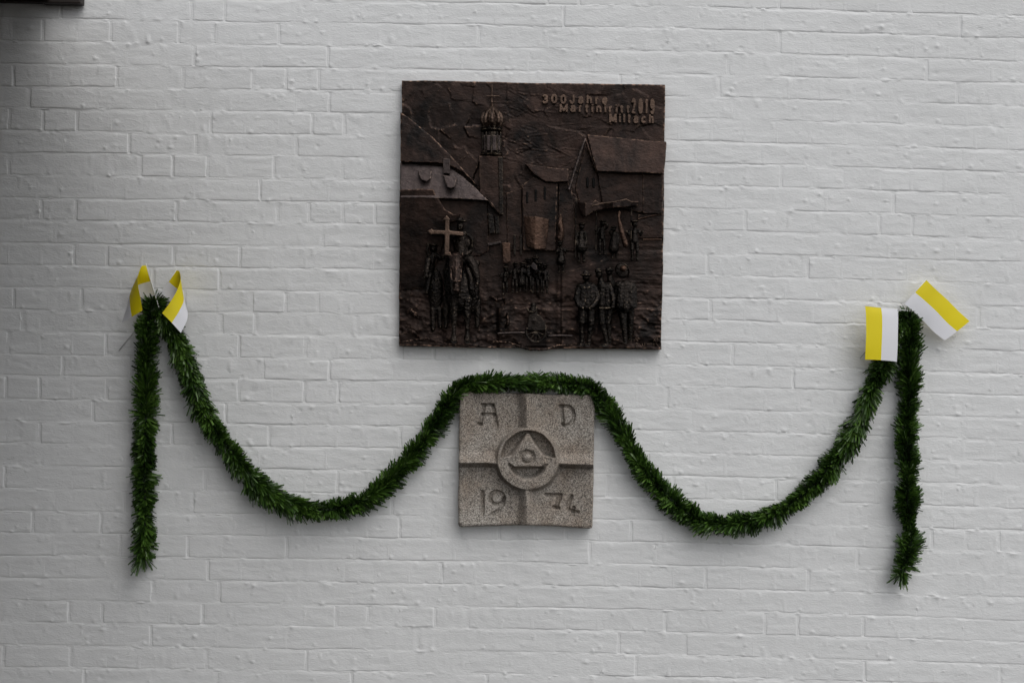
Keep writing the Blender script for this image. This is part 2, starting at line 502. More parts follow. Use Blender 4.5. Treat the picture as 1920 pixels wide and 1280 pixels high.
# trowel facets of the sky
def facets(x, y, size, seed):
    best = np.full(x.shape, 1e9); val = np.zeros_like(x)
    gx, gy = np.floor(x / size), np.floor(y / size)
    for a in (-1, 0, 1):
        for b in (-1, 0, 1):
            cx, cy = gx + a, gy + b
            jx = (cx + _hash(cx, cy, seed)) * size; jy = (cy + _hash(cx, cy, seed + 1)) * size
            d = (x - jx) ** 2 + (y - jy) ** 2
            tx = _hash(cx, cy, seed + 2) - .5; ty = _hash(cx, cy, seed + 3) - .5
            pl = tx * (x - jx) + ty * (y - jy) + 4 * (_hash(cx, cy, seed + 4) - .5)
            val = np.where(d < best, pl, val); best = np.minimum(best, d)
    return val
skym = smooth01((400 - y_) / 60)
h += skym * 0.00022 * facets(x_ + 6 * fbm(x_ * .04, y_ * .04, 130, 2), y_, 34, 131)
# scored strokes
strokes = RNG.uniform(0, 1, (60, 4))
for sx, sy, sa, sl in strokes:
    cx, cy = 940 + sx * 150, 165 + sy * 200
    an = -0.5 + sa * 1.2; L = 6 + sl * 18
    dx, dy = math.cos(an), math.sin(an)
    t = np.clip((x_ - cx) * dx + (y_ - cy) * dy, -L, L)
    dd = np.hypot(x_ - cx - t * dx, y_ - cy - t * dy)
    h += 0.0011 * np.exp(-(dd / 1.2) ** 2) - 0.0007 * np.exp(-((dd - 2.2) / 1.2) ** 2)
# ground lumps in the lower part
gm = smooth01((y_ - 500) / 70)
h += gm * 0.0055 * fbm(x_ * .045, y_ * .06, 140, 4)
h += gm * 0.0030 * np.abs(fbm(x_ * .09, y_ * .16, 150, 3))
h += gm * 0.0050 * np.clip(.35 - np.abs(fbm(x_ * .045, y_ * .07, 155, 4)), 0, 1)          # sharp crests of worked wax
# horizontal strokes on the right
h += smooth01((x_ - 1100) / 60) * smooth01((y_ - 400) / 40) * 0.0012 * fbm(x_ * .03, y_ * .35, 160, 2)
# ledges: each step down the road stands prouder
h += 0.006 * smooth01((y_ - (575 + 3 * fbm(x_ * .03, 0 * y_, 170, 2))) / 4) * smooth01((x_ - 930) / 8)
h += 0.005 * smooth01((y_ - (470 - .55 * (x_ - 1060) * (x_ > 1060) * 0 + 0)) / 6) * smooth01((x_ - 1040) / 10) * smooth01((1244 - x_) / 10) * .5
h += 0.004 * smooth01((y_ - (509 - 0.33 * (x_ - 1058))) / 3) * smooth01((x_ - 1050) / 5) * smooth01((1140 - x_) / 20)
h += 0.010 * smooth01((y_ - (648 - 12 * np.exp(-((x_ - 840) / 60) ** 2) * 0 - 6 * np.exp(-((x_ - 780) / 40) ** 2))) / 2.5) * smooth01((1100 - x_) / 60)
h += 0.012 * np.exp(-((x_ - 1005) / 34) ** 2 - ((y_ - 656) / 6) ** 2)
d_front = 0.030 + h
front = at_np(PXg, PYg, d_front)
sh = front.shape
ring = []
V = [front.reshape(-1, 3)]
Q = [grid_quads(N, N)]
per = np.concatenate([np.arange(N), (np.arange(1, N)) * N + N - 1, (N - 1) * N + np.arange(N - 2, -1, -1), np.arange(N - 2, 0, -1) * N])
flat = front.reshape(-1, 3)
back = flat[per].copy(); back[:, 1] = -0.004
V.append(back)
nb = len(per); ib = N * N + np.arange(nb)
Q.append(np.stack([per, np.roll(per, -1), np.roll(ib, -1), ib], -1))
o = link("panel", np_mesh("panel", np.concatenate(V), np.concatenate(Q)), M_dark); PL(o)

def d_of(f, px, py):
    return f(px, py) if callable(f) else f

def slab(name, poly, front, mat, back=0.022, parent=None, jit=0.5, seg=9, bev=0, rough=0.0007, voxel=None, disp=None):
    """a hand-cut plate: outline wanders, its face is slightly uneven, its rim is worn round"""
    rr = random.Random(int(poly[0][0] * 10) * 7 + int(poly[0][1] * 10) + len(poly))
    pts = []
    for i in range(len(poly)):
        a, b = poly[i], poly[(i + 1) % len(poly)]
        n = max(1, int(math.hypot(b[0] - a[0], b[1] - a[1]) / seg))
        for kx in range(n):
            t = kx / n
            j = jit if kx else jit * 0.3
            pts.append((a[0] + (b[0] - a[0]) * t + rr.uniform(-j, j), a[1] + (b[1] - a[1]) * t + rr.uniform(-j, j)))
    area = abs(sum(p[0] * q[1] - q[0] * p[1] for p, q in zip(pts, pts[1:] + pts[:1]))) / 2
    voxel = voxel or (0.0024 if area > 3000 else 0.0018 if area > 400 else 0.0012)
    disp = disp if disp is not None else (0.0024 if area > 1500 else 0.0012)
    bm = bmesh.new()
    f = bm.faces.new([bm.verts.new((p[0], 0, -p[1])) for p in pts])
    bmesh.ops.triangulate(bm, faces=[f], ngon_method='BEAUTY')
    ext = bmesh.ops.extrude_face_region(bm, geom=bm.faces[:])
    fr = set(g for g in ext["geom"] if isinstance(g, bmesh.types.BMVert))
    for w in bm.verts:
        px, py = w.co.x, -w.co.z
        w.co = at(px, py, deep(d_of(front, px, py)) if w in fr else back)
    bmesh.ops.recalc_face_normals(bm, faces=bm.faces[:])
    me = bpy.data.meshes.new(name); bm.to_mesh(me); bm.free()
    o = link(name, me, mat); PL(o, parent)
    r = o.modifiers.new("solid", 'REMESH'); r.mode = 'VOXEL'; r.voxel_size = voxel; r.use_smooth_shade = True
    sm = o.modifiers.new("worn", 'SMOOTH'); sm.factor = 0.5; sm.iterations = 4
    dm = o.modifiers.new("hand_worked", 'DISPLACE'); dm.texture = plate; dm.strength = disp; dm.mid_level = 0.5; dm.texture_coords = 'LOCAL'
    return o
plate = bpy.data.textures.new("plate_unevenness", 'CLOUDS'); plate.noise_scale = 0.03; plate.noise_depth = 4

# clay-like unevenness of the modelled figures
clay = bpy.data.textures.new("clay_lumps", 'CLOUDS'); clay.noise_scale = 0.009; clay.noise_depth = 3

class Fig:
    def __init__(s): s.bm = bmesh.new()
    def limb(s, pts, n=10):
        """pts: (px, py, d, radius_px): a tapered round limb through the points"""
        P = [(at(p[0], p[1], deep(p[2])), p[3] * PX) for p in pts]
        for (a, ra), (b, rb) in zip(P, P[1:]):
            ax = b - a
            if ax.length < 1e-5: continue
            q = ax.to_track_quat('Z', 'Y').to_matrix().to_4x4()
            mt = Matrix.Translation((a + b) / 2) @ q
            bmesh.ops.create_cone(s.bm, cap_ends=True, segments=n, radius1=ra, radius2=rb, depth=ax.length, matrix=mt)
        for a, ra in P:
            bmesh.ops.create_icosphere(s.bm, subdivisions=2, radius=ra * 1.0, matrix=Matrix.Translation(a))
    def ball(s, px, py, d, rx, rz, ry=None, rot=0):
        ry = (rx + rz) / 2 if ry is None else ry
        mt = Matrix.Translation(at(px, py, deep(d))) @ Matrix.Rotation(math.radians(rot), 4, 'Y') @ Matrix.Diagonal((rx * PX, ry * PX, rz * PX, 1))
        bmesh.ops.create_icosphere(s.bm, subdivisions=3, radius=1, matrix=mt)
    def done(s, name, mat, parent=None, voxel=0.0022, disp=0.003):
        me = bpy.data.meshes.new(name); s.bm.to_mesh(me); s.bm.free()
        o = link(name, me, mat); PL(o, parent)
        r = o.modifiers.new("union", 'REMESH'); r.mode = 'VOXEL'; r.voxel_size = voxel; r.use_smooth_shade = True
        sm = o.modifiers.new("soften", 'SMOOTH'); sm.factor = 0.5; sm.iterations = 4
        if disp:
            dm = o.modifiers.new("clay", 'DISPLACE'); dm.texture = clay; dm.strength = disp; dm.mid_level = 0.5; dm.texture_coords = 'LOCAL'
        return o

# --- left farmhouse
slab("roof", [(751, 211), (764, 219), (778, 230), (812, 258), (838, 284), (852, 299), (878, 328), (905, 360), (928, 388), (930, 394), (918, 377), (892, 346), (866, 322), (848, 313), (830, 306), (751, 303)],
     lambda x, y: 0.044 + 0.0001 * (y - 250), M_dark)
wall_l = slab("wall", [(822, 372), (914, 376), (916, 420), (917, 470), (900, 480), (836, 480), (830, 430)], 0.034, M_dark, jit=.4)
roof_l = slab("roof", [(750, 305), (800, 308), (846, 314), (868, 330), (892, 352), (916, 376), (880, 374), (823, 372), (790, 371), (750, 371)],
     lambda x, y: 0.038 + 0.00030 * (y - 305), M_roof)
slab("dormer", [(783, 320), (809.5, 320.5), (808, 334), (800, 341), (789, 337)], lambda x, y: 0.060 + .0002 * (y - 320), M_roof, back=0.04, parent=roof_l, jit=.6)
slab("dormer", [(830, 328), (857, 332), (852.5, 350), (846, 353.5), (838, 351)], lambda x, y: 0.068 + .0002 * (y - 328), M_roof, back=0.045, parent=roof_l, jit=.6)
slab("chimney", [(831, 297), (844, 298), (844, 326), (831, 325)], 0.058, M_roof, back=0.035, parent=roof_l, jit=.3)
slab("wall", [(749.5, 356), (790, 354), (812, 355), (818, 366), (826, 378), (834, 392), (850, 402), (864, 400), (860, 412), (838, 420), (828, 470), (800, 540), (749, 545)],
     lambda x, y: 0.058 - 0.00013 * (y - 355), M_dark, jit=.6)
sh1 = slab("shutter", [(915, 401), (925, 402), (928, 436), (918, 438)], 0.052, M_fig, back=.03, jit=.3)
slab("shutter", [(927, 404), (935, 406), (937, 437), (930, 438)], 0.050, M_fig, back=.03, jit=.3)
slab("sill", [(914, 456), (938, 452), (940, 456), (916, 461)], 0.046, M_roof, back=.03, jit=.2)

# --- church tower with onion dome
tower = slab("church_tower", [(898, 292), (941, 293), (942, 340), (943, 400), (938, 404), (920, 385), (899, 360)], 0.056, M_dark, jit=.4)
slab("tower_edge", [(934, 294), (943, 294), (944, 402), (936, 402)], 0.060, M_fig, back=.03, parent=tower, jit=.3)
def lathe(name, prof, cx, d0, mat, parent=None, n=24):
    """prof: (px radius, py); a half-buried turned body whose axis lies at depth d0"""
    V, Q = [], []
    for r, py in prof:
        for k in range(n):
            a = 2 * math.pi * k / n
            base = at(cx(py), py, deep(d0))
            V.append(base + Vector((r * PX * math.cos(a), r * PX * math.sin(a), 0)))
    for i in range(len(prof) - 1):
        for k in range(n):
            a, b = i * n + k, i * n + (k + 1) % n
            Q.append((a, a + n, b + n, b))
    o = link(name, np_mesh(name, np.array([tuple(w) for w in V]), np.array(Q)), mat); PL(o, parent); return o
tx = lambda py: 922 - (py - 250) * 0.012
lathe("lantern", [(15, 249), (15, 285)], tx, 0.036, M_fig, tower)
for k in range(5):
    a = math.radians(-90 + (k - 2) * 38)
    cx_, d_ = 922 + 17 * math.sin((k - 2) * math.radians(38)), 0.036 + 17 * PX * math.cos((k - 2) * math.radians(38))
    f = Fig(); f.limb([(cx_, 249, d_, 2.1), (cx_ - .5, 285, d_, 2.1)])
    f.done("column", M_fig, tower, voxel=0.0014, disp=0.001)
for k in range(4):
    an = (k - 1.5) * math.radians(38)
    cx_, d_ = 922 + 15.4 * math.sin(an), 0.036 + 15.4 * PX * math.cos(an)
    slab("shutter", [(cx_ - 4.2 * math.cos(an), 254), (cx_ + 4.2 * math.cos(an), 254), (cx_ + 4.0 * math.cos(an), 282), (cx_ - 4.0 * math.cos(an), 282)], d_ + .001, M_roof, back=.03, parent=tower, jit=.2, bev=.0008)
for (y0, r0) in ((242, 20.5), (288, 20.5)):
    lathe("cornice", [(r0 - 4, y0 - 4.5), (r0 - 1, y0 - 3), (r0, y0 - 1), (r0 - 2, y0 + .5), (r0 + .5, y0 + 2), (r0, y0 + 4), (r0 - 5, y0 + 6)], tx, 0.036, M_fig, tower, 32)
f = Fig()
prof = [(2.2, 197), (3, 201), (6, 205), (11, 209), (16, 215), (18.5, 222), (18, 229), (15, 236), (13, 240)]
for (r0, y0), (r1, y1) in zip(prof, prof[1:]):
    f.limb([(922.5, y0, .036, r0 * .93), (922.5, y1, .036, r1 * .93)], 16)
for k in range(5):
    an = (k - 2) * math.radians(42)
    pts = [(922.5 + r * math.sin(an), y, .036 + r * PX * math.cos(an), max(1.5, r * .22)) for r, y in prof[2:-1]]
    f.limb(pts)
f.done("onion_dome", M_letter, tower, voxel=.0016, disp=.002)
f = Fig(); f.limb([(922.5, 200, .036, 2.6), (922.3, 193, .038, 2.0), (922.2, 186, .038, 1.2), (922.6, 160, .038, 1.1)])
f.ball(922.3, 191.5, .038, 2.6, 2.2)
f.limb([(911, 180.5, .038, 1.1), (923, 180.8, .039, 1.3), (936, 180.2, .038, 1.1)])
f.done("spire_cross", M_letter, tower, voxel=.0012, disp=.0008)

# --- small house in the middle
house_m = slab("wall", [(979, 346), (1002, 331), (1024, 342), (1046, 343), (1044, 380), (1042, 470), (981, 470), (980, 400)], 0.047, M_dark, jit=.4)
slab("roof", [(984, 307), (1012, 311), (1040, 315), (1066, 317), (1066, 341), (1040, 341.5), (1024, 341), (1012, 334), (1002, 328), (992, 316)], lambda x, y: 0.055 + .0001 * (y - 310), M_dark, jit=.6)
for wx in (988.5, 1004.5, 1021.5):
    slab("window", [(wx - 2.2, 361 - .25 * (wx - 988) + 0), (wx, 358 - .25 * (wx - 988)), (wx + 2.2, 361 - .25 * (wx - 988)), (wx + 2.2, 381 - .2 * (wx - 988)), (wx - 2.2, 381 - .2 * (wx - 988))], 0.0490, M_slot_shade, back=.03, parent=house_m, jit=.1, bev=.0006)
slab("wall", [(949, 362), (978, 352), (979, 470), (951, 470)], 0.0335, M_dark, jit=.3)
slab("wall", [(1047, 343), (1064, 342), (1072, 352), (1078, 400), (1078, 470), (1046, 470)], 0.036, M_dark, jit=.3)
slab("post", [(1037, 343), (1041, 343), (1041, 405), (1037, 405)], 0.045, M_fig, back=.03, jit=.2)
slab("banner", [(982, 405), (1004, 406), (1030, 411), (1027, 440), (1023, 467), (1003, 468), (987, 462), (984, 430)], lambda x, y: 0.052 + 0.012 * math.sin((x - 982) / 48 * math.pi) , M_copper, jit=.6)

# --- nave on the right
slab("roof", [(1101, 252), (1150, 257), (1200, 262), (1249.5, 266), (1248, 296), (1244, 326), (1180, 324), (1119, 321), (1110, 292)], lambda x, y: 0.050 + .00018 * (y - 255), M_dark, jit=.5)
slab("wall", [(1119, 318), (1244, 322), (1243, 398), (1196, 398), (1130, 384), (1124, 350)], 0.042, M_dark, jit=.4)
slab("buttress", [(1204, 326), (1243, 328), (1242, 402), (1205, 400)], 0.043, M_dark, jit=.4)
gable = slab("gable", [(1098, 268), (1118, 322), (1128, 348), (1130, 386), (1088, 386), (1078, 352)], 0.034, M_dark, jit=.3)
f = Fig(); f.limb([(1097, 261, .050, 2.6), (1087, 290, .050, 2.8), (1077, 322, .050, 2.8), (1068, 351, .050, 2.8), (1066.5, 355, .051, 3.3)])
f.done("bargeboard", M_roof, gable, voxel=.0018)
f = Fig(); f.limb([(1098, 261, .049, 2.2), (1106, 285, .050, 2.4), (1114, 309, .050, 2.4), (1119, 321, .050, 2.2)])
f.done("bargeboard", M_dark, gable, voxel=.0018)
for wx in (1101.5, 1113):
    slab("window", [(wx - 2.4, 335), (wx, 331), (wx + 2.4, 335), (wx + 2.4, 352), (wx - 2.4, 352)], 0.0372, M_slot_shade, back=.03, parent=gable, jit=.1, bev=.0006)
slab("wall", [(1196, 402), (1242, 398), (1242, 446), (1190, 448)], 0.036, M_dark, jit=.6)
f = Fig(); f.limb([(1196, 411, .038, 1.4), (1220, 405, .039, 1.6), (1241, 401, .039, 1.6)]); f.done("ridge", M_copper, voxel=.0014, disp=.001)
f = Fig(); f.limb([(1206, 449, .036, 1.2), (1240, 449, .037, 1.4)]); f.done("ridge", M_copper, voxel=.0014, disp=.001)

# --- cloth canopy on poles with its figures
canopy_f = lambda x, y: 0.082 - 0.0006 * abs(x - 1140) * .3 + 0.006 * math.sin(x * .11)
cano = slab("canopy", [(1083, 378), (1098, 380), (1110, 381), (1116, 375), (1124, 380), (1150, 378), (1166, 374.5), (1174, 372.5), (1182, 377), (1199, 378), (1196, 386), (1170, 388), (1140, 391), (1112, 397), (1098, 407), (1091, 402), (1087, 392)],
     canopy_f, M_dark, back=.04, jit=.5)
f = Fig(); f.limb([(1110, 386, .088, 1.6), (1128, 382, .089, 1.5), (1150, 379, .090, 1.5), (1166, 376, .090, 1.5), (1174, 374, .089, 1.7), (1183, 378.5, .088, 1.3), (1196, 379, .085, 1.0)])
f.done("hem", M_letter, cano, voxel=.0014, disp=.0015)
for x0, y0, y1 in ((1080, 372, 484), (1118, 398, 474), (1184, 388, 452)):
    f = Fig(); f.limb([(x0, y0, .058, 1.3), (x0 - 1, y1, .054, 1.3)]); f.done("pole", M_fig, cano, voxel=.0013, disp=.0008)

def walker(px, top, bot, kind, lean=0, d=.050, mat=None):
    f = Fig(); H = bot - top
    hr = H * .085
    f.ball(px + lean, top + hr, d + .004, hr * .85, hr, hr * .9)
    f.ball(px + lean, top + hr * .3, d + .006, hr * 1.35, hr * .35, hr * 1.2)      # hat brim
    sw = H * .105
    f.limb([(px - sw * .75, top + H * .24, d, sw * .42), (px + sw * .75, top + H * .24, d, sw * .42)])
    f.limb([(px + lean * .6, top + H * .19, d, hr * .5), (px, top + H * .26, d, sw * .7), (px, top + H * .52, d, sw * .85)])
    for sgn in (-1, 1):
        sx_, sy_ = px + sgn * sw, top + H * .25
        how = random.choice(('hang', 'play', 'play', 'hold', 'raise') if H > 50 else ('hang', 'play'))
        if how == 'hang': q = [(sx_, sy_, d, sw * .38), (sx_ + sgn * sw * .25, top + H * .40, d + .002, sw * .34), (sx_ + sgn * sw * .1, top + H * .54, d + .004, sw * .28)]
        elif how == 'play': q = [(sx_, sy_, d, sw * .38), (sx_ + sgn * sw * .35, top + H * .38, d + .006, sw * .34), (px + sgn * sw * .2, top + H * .33, d + .016, sw * .30)]
        elif how == 'hold': q = [(sx_, sy_, d, sw * .38), (sx_ + sgn * sw * .4, top + H * .37, d + .004, sw * .34), (sx_ + sgn * sw * .9, top + H * .28, d + .008, sw * .28)]
        else: q = [(sx_, sy_, d, sw * .38), (sx_ + sgn * sw * .7, top + H * .17, d + .004, sw * .34), (sx_ - sgn * sw * .1, top + H * .08, d + .006, sw * .28)]
        f.limb(q)
    if kind == 'skirt':
        f.limb([(px, top + H * .45, d, sw * .9), (px, top + H * .63, d, sw * 1.5)])
        f.ball(px, top + H * .64, d, sw * 1.75, H * .025, sw * 1.3)
    elif kind == 'cloak':
        f.limb([(px, top + H * .24, d, sw * .9), (px - sw * .2, top + H * .7, d, sw * 1.6)])
    for sgn in (-1, 1):
        f.limb([(px + sgn * sw * .5, top + H * .52, d, sw * .5), (px + sgn * sw * .62, top + H * .74, d + .002, sw * .42), (px + sgn * sw * .55, bot - 1.5, d, sw * .30)])
        f.ball(px + sgn * sw * .55 + sgn * .8, bot - 1, d + .003, sw * .45, sw * .28, sw * .6)
    return f.done("walking_figure", mat or M_fig, voxel=max(.0011, H * .000016), disp=.0030)
walker(1052, 452, 511, 'skirt', -2)
walker(1090, 418, 491, 'skirt', 1)
walker(1129, 413, 477, 'plain', 1)
walker(1152, 424, 484, 'cloak', -1)
walker(1190, 413, 488, 'plain', 0)
f = Fig(); f.limb([(1161, 398, .072, 3.0), (1160, 409, .075, 2.2), (1163, 424, .074, 4.5), (1168, 443, .074, 5.0), (1173, 459, .073, 5.2)]); f.done("cloth", M_copper, voxel=.0016, disp=.003)
f = Fig(); f.limb([(1051, 408, .050, 3.5), (1050, 420, .052, 6), (1053, 432, .055, 5), (1050, 445, .054, 7), (1050, 447, .054, 6.5)]); f.limb([(1051, 403, .048, 1.5), (1051, 455, .048, 1.4)])
f.done("banner", M_copper, voxel=.0016, disp=.004)

# --- band in the middle distance
for (px, t, b, k) in ((947, 500, 552, 'plain'), (965, 492, 549, 'plain'), (979, 492, 546, 'cloak'), (991, 484, 546, 'plain'), (1003, 482, 549, 'plain'), (1012, 492, 549, 'plain'), (1022, 496, 549, 'plain')):
    walker(px, t, b, k, random.uniform(-1, 1), .044 + random.uniform(0, .008))
slab("banner", [(941, 455), (948, 454), (957, 456), (957, 490), (951, 494), (943, 493)], .056, M_copper, back=.044, jit=.6)
f = Fig(); f.limb([(948, 452, .046, 1.3), (950, 548, .046, 1.3)]); f.done("pole", M_fig, voxel=.0012, disp=.0008)
f = Fig(); f.limb([(1006, 470, .048, 1.0), (1007, 500, .05, 1.0)]); f.done("pole", M_fig, voxel=.0012, disp=.0008)
slab("banner", [(1000, 491), (1006, 497), (1008, 506), (1004, 507), (997, 502), (995, 498)], .060, M_roof, back=.05, jit=.3)
for k, px in enumerate((965, 977)):
    slab("post", [(px - 2, 440), (px + 2, 440), (px + 2, 478), (px - 2, 478)], .044, M_fig, back=.03, jit=.3)

# --- rider with the cross on a horse seen from the front
f = Fig()
f.ball(862, 545, .052, 27, 42, 17); f.ball(882, 548, .046, 17, 40, 14); f.ball(852, 528, .058, 20, 30, 18)
f.limb([(853, 470 + 14, .072, 13), (853, 505, .088, 12), (854, 528, .098, 9.5), (855, 545, .102, 8.5)])      # neck and head
f.ball(855, 547, .103, 9, 7, 8)
f.limb([(844, 486, .084, 2.6), (842, 477, .086, 1.6)]); f.limb([(863, 486, .084, 2.6), (866, 478, .086, 1.6)])
f.limb([(845, 524, .098, 1.4), (854, 526.5, .112, 1.5), (865, 524, .098, 1.4)])                               # noseband
f.limb([(846, 502, .098, 1.2), (845, 524, .100, 1.2)]); f.limb([(862, 502, .098, 1.2), (865, 524, .100, 1.2)])
for lx, ky in ((851, 598), (876, 596)):
    f.limb([(lx + 1, 560, .058, 10), (lx, 580, .060, 7.5), (lx, ky, .060, 6.2), (lx, ky + 12, .060, 4.2), (lx, 624, .060, 3.9), (lx, 632, .061, 5.6), (lx, 637, .062, 6.4)])
f.limb([(838, 560, .044, 9), (836, 590, .044, 6), (836, 612, .044, 4)]); f.limb([(893, 560, .042, 9), (896, 590, .042, 6), (894, 612, .042, 4)])
f.done("horse", M_fig, voxel=.0024, disp=.006)
f = Fig()
f.limb([(863, 440, .058, 9), (864, 458, .060, 13), (866, 484, .058, 15)]); f.limb([(853, 452, .060, 6), (876, 454, .060, 6)])
f.ball(863, 425, .062, 7, 9, 8); f.ball(864, 414, .064, 12, 2.2, 10, 3); f.ball(862, 410.5, .064, 6.5, 3.6, 6)
f.limb([(878, 455, .062, 4.6), (882, 472, .068, 4.2), (884, 462, .072, 3.8), (885.5, 448, .076, 3.4), (877, 440, .080, 2.8)])
f.ball(871, 437, .083, 4.2, 3.4, 3.6, 20)
for kf in range(4): f.limb([(869 + kf * 1.6, 434.5 + kf * 1.1, .085, 1.3), (867 + kf * 1.4, 439 + kf * .9, .086, 1.2)])
f.limb([(866, 480, .072, 4), (875, 476, .074, 3.4), (881, 472, .072, 3.2)])
f.limb([(880, 486, .062, 10), (889, 500, .066, 8), (893, 515, .068, 6.5), (896, 528, .068, 4.4), (895, 532, .072, 3.6)])
f.limb([(846, 486, .058, 8), (838, 506, .056, 7), (836, 528, .056, 4.4)])
f.ball(888, 494, .060, 12, 9, 9)
f.done("rider", M_fig, voxel=.0020, disp=.0048)
f = Fig(); f.limb([(877, 505, .064, 5), (882, 520, .066, 5.5), (884, 540, .064, 7), (886, 552, .060, 7)]); f.done("saddle_cloth", M_fig, voxel=.002, disp=.004)
f = Fig()
f.limb([(855, 484, .090, 11), (855, 494, .098, 13), (855, 508, .106, 11.5), (855, 524, .112, 9), (854.5, 540, .115, 8)])
f.ball(854.5, 544, .115, 9.5, 6.5, 8); f.limb([(846, 484, .096, 3), (843, 474, .098, 1.8)]); f.limb([(864, 484, .096, 3), (867, 475, .098, 1.8)])
f.limb([(846, 526, .122, 1.4), (855, 528, .126, 1.5), (864, 526, .122, 1.4)]); f.limb([(845, 500, .112, 1.2), (846, 526, .120, 1.2)]); f.limb([(865, 500, .112, 1.2), (864, 526, .120, 1.2)])
f.ball(847, 501, .114, 2.4, 2.2); f.ball(863, 501, .114, 2.4, 2.2)
f.done("horse_head", M_dark, voxel=.0019, disp=.003)
slab("cross", [(834.5, 412), (830, 412.5), (837.5, 404), (844, 411), (842.5, 412), (842.5, 432), (868, 435), (870, 438), (868, 442.5), (842.5, 440.5), (842, 480), (833, 478), (834, 440), (810, 438.5), (809, 441), (801.5, 433), (810, 428.5), (810.5, 431), (834.5, 432.5)],
     .090, M_letter, back=.074, jit=.25, seg=7)
f = Fig()
f.ball(813, 466, .046, 7, 8, 7); f.ball(813, 459, .05, 10, 2.2, 8, 4); f.limb([(812, 478, .044, 6), (808, 490, .048, 8.5), (806, 505, .048, 7.5)])
f.limb([(804, 480, .050, 3.8), (800.5, 470, .054, 3.2), (803, 458, .056, 2.6)])
f.limb([(803, 488, .056, 6), (800.5, 505, .060, 5.4), (799.5, 512, .062, 3.6)]); f.limb([(794, 508, .062, 1.6), (805, 508, .063, 1.6)]); f.ball(799.5, 518, .062, 5, 5.5, 5)
f.limb([(818, 478, .044, 4.5), (826, 484, .046, 4), (832, 482, .05, 3)])
f.limb([(806, 512, .046, 7), (803, 528, .05, 5), (801, 544, .052, 4), (800, 548, .054, 3)])
f.done("rider", M_fig, voxel=.0019, disp=.003)
f = Fig(); f.ball(817, 545, .034, 14, 42, 10); f.limb([(812, 580, .036, 6), (812, 618, .036, 4)]); f.limb([(824, 580, .036, 6), (825, 612, .036, 4)]); f.done("horse", M_fig, voxel=.0024, disp=.006)

# --- drum cart at the bottom
f = Fig()
pts = [(1005 + 18.5 * math.cos(a), 622 + 19 * math.sin(a), .060, 2.5) for a in np.linspace(math.radians(-15), math.radians(200), 14)]
f.limb([tuple(p) for p in pts]); cart = f.done("wheel", M_fig, voxel=.0018, disp=.002)
for k in range(5):
    a = math.radians(20 + k * 36)
    f = Fig(); f.limb([(1005, 622, .054, 1.5), (1005 + 17 * math.cos(a), 622 + 17 * math.sin(a), .056, 1.2)]); f.done("spoke", M_fig, cart, voxel=.0013, disp=.001)
slab("cart_body", [(991, 590), (1000, 586), (1014, 592), (1022, 604), (1027, 622), (988, 619)], .056, M_fig, jit=.5)
f = Fig(); f.limb([(988, 578, .056, 1.6), (992, 584, .057, 2), (999, 585.5, .058, 2), (1005, 582, .058, 2), (1006, 574, .057, 1.8)]); f.ball(1000, 572, .046, 5, 6, 5); f.limb([(1000, 580, .044, 8), (1002, 602, .046, 11)])
f.done("walking_figure", M_fig, voxel=.0017, disp=.002)
f = Fig(); f.limb([(934, 625, .052, 2.3), (960, 624, .053, 2.5), (986, 623.5, .053, 2.3)]); f.done("shaft", M_roof, cart, voxel=.0016, disp=.0012)
f = Fig(); f.limb([(1028, 630, .052, 2.6), (1050, 629, .053, 2.5), (1073, 629.5, .052, 2.0)]); f.done("shaft", M_roof, cart, voxel=.0016, disp=.0012)

# --- onlookers seen from behind
def onlooker(pieces, balls, mat=M_fig):
    f = Fig()
    for p in pieces: f.limb(p)
    for b in balls: f.ball(*b)
    return f.done("onlooker", mat, voxel=.0021, disp=.0048)
onlooker([[(1094, 538, .066, 8), (1091, 574, .068, 8)], [(1101, 534, .066, 8), (1101, 576, .068, 8)], [(1108, 538, .066, 8), (1110, 574, .068, 8)], [(1088, 537, .066, 6.5), (1112, 537, .066, 6.5)],
          [(1085, 540, .066, 5.5), (1080, 560, .07, 5), (1086, 574, .076, 4.2), (1093, 578, .08, 3.4)], [(1116, 540, .066, 6), (1121, 558, .07, 5.4), (1115, 570, .076, 4.6), (1106, 578, .08, 3.4)],
          [(1092, 578, .064, 8.5), (1091, 604, .066, 7.5), (1090, 609, .066, 5.0), (1091, 643, .062, 4.4)], [(1108, 578, .064, 8.5), (1108, 606, .066, 7.8), (1107, 611, .066, 5.0), (1104, 643, .062, 4.4)],
          [(1094, 537, .082, 1.3), (1100, 541, .085, 1.3), (1107, 537, .082, 1.3)], [(1096, 541, .088, 1.1), (1098, 575, .095, 1.1)]],
         [(1099, 520, .070, 6.5, 7.5), (1099, 515.5, .072, 12, 1.9, 10), (1099, 511, .072, 6, 5), (1089, 646, .064, 5, 2.6, 6), (1101, 646, .064, 6, 2.8, 6)])
onlooker([[(1126, 522, .064, 5), (1129, 538, .066, 8), (1128, 573, .066, 7)], [(1138, 538, .066, 8), (1139, 573, .066, 7.5)], [(1124, 535, .064, 6), (1144, 536, .066, 6.5)],
          [(1145, 540, .07, 5.4), (1150, 562, .074, 4.6), (1149, 576, .076, 3.8)],
          [(1128, 578, .064, 8), (1129, 604, .068, 6.5), (1134, 626, .066, 4.6), (1138, 643, .064, 3.8)], [(1143, 578, .058, 8), (1140, 606, .058, 6), (1143, 640, .054, 4)],
          [(1124, 577.5, .078, 1.5), (1144, 577, .079, 1.5)]],
         [(1123, 514, .068, 6.5, 8), (1122, 509, .070, 7.5, 2.0, 8), (1121, 505.5, .070, 6.5, 2.4, 7), (1133, 646.5, .066, 8, 2.4, 6, -4)])
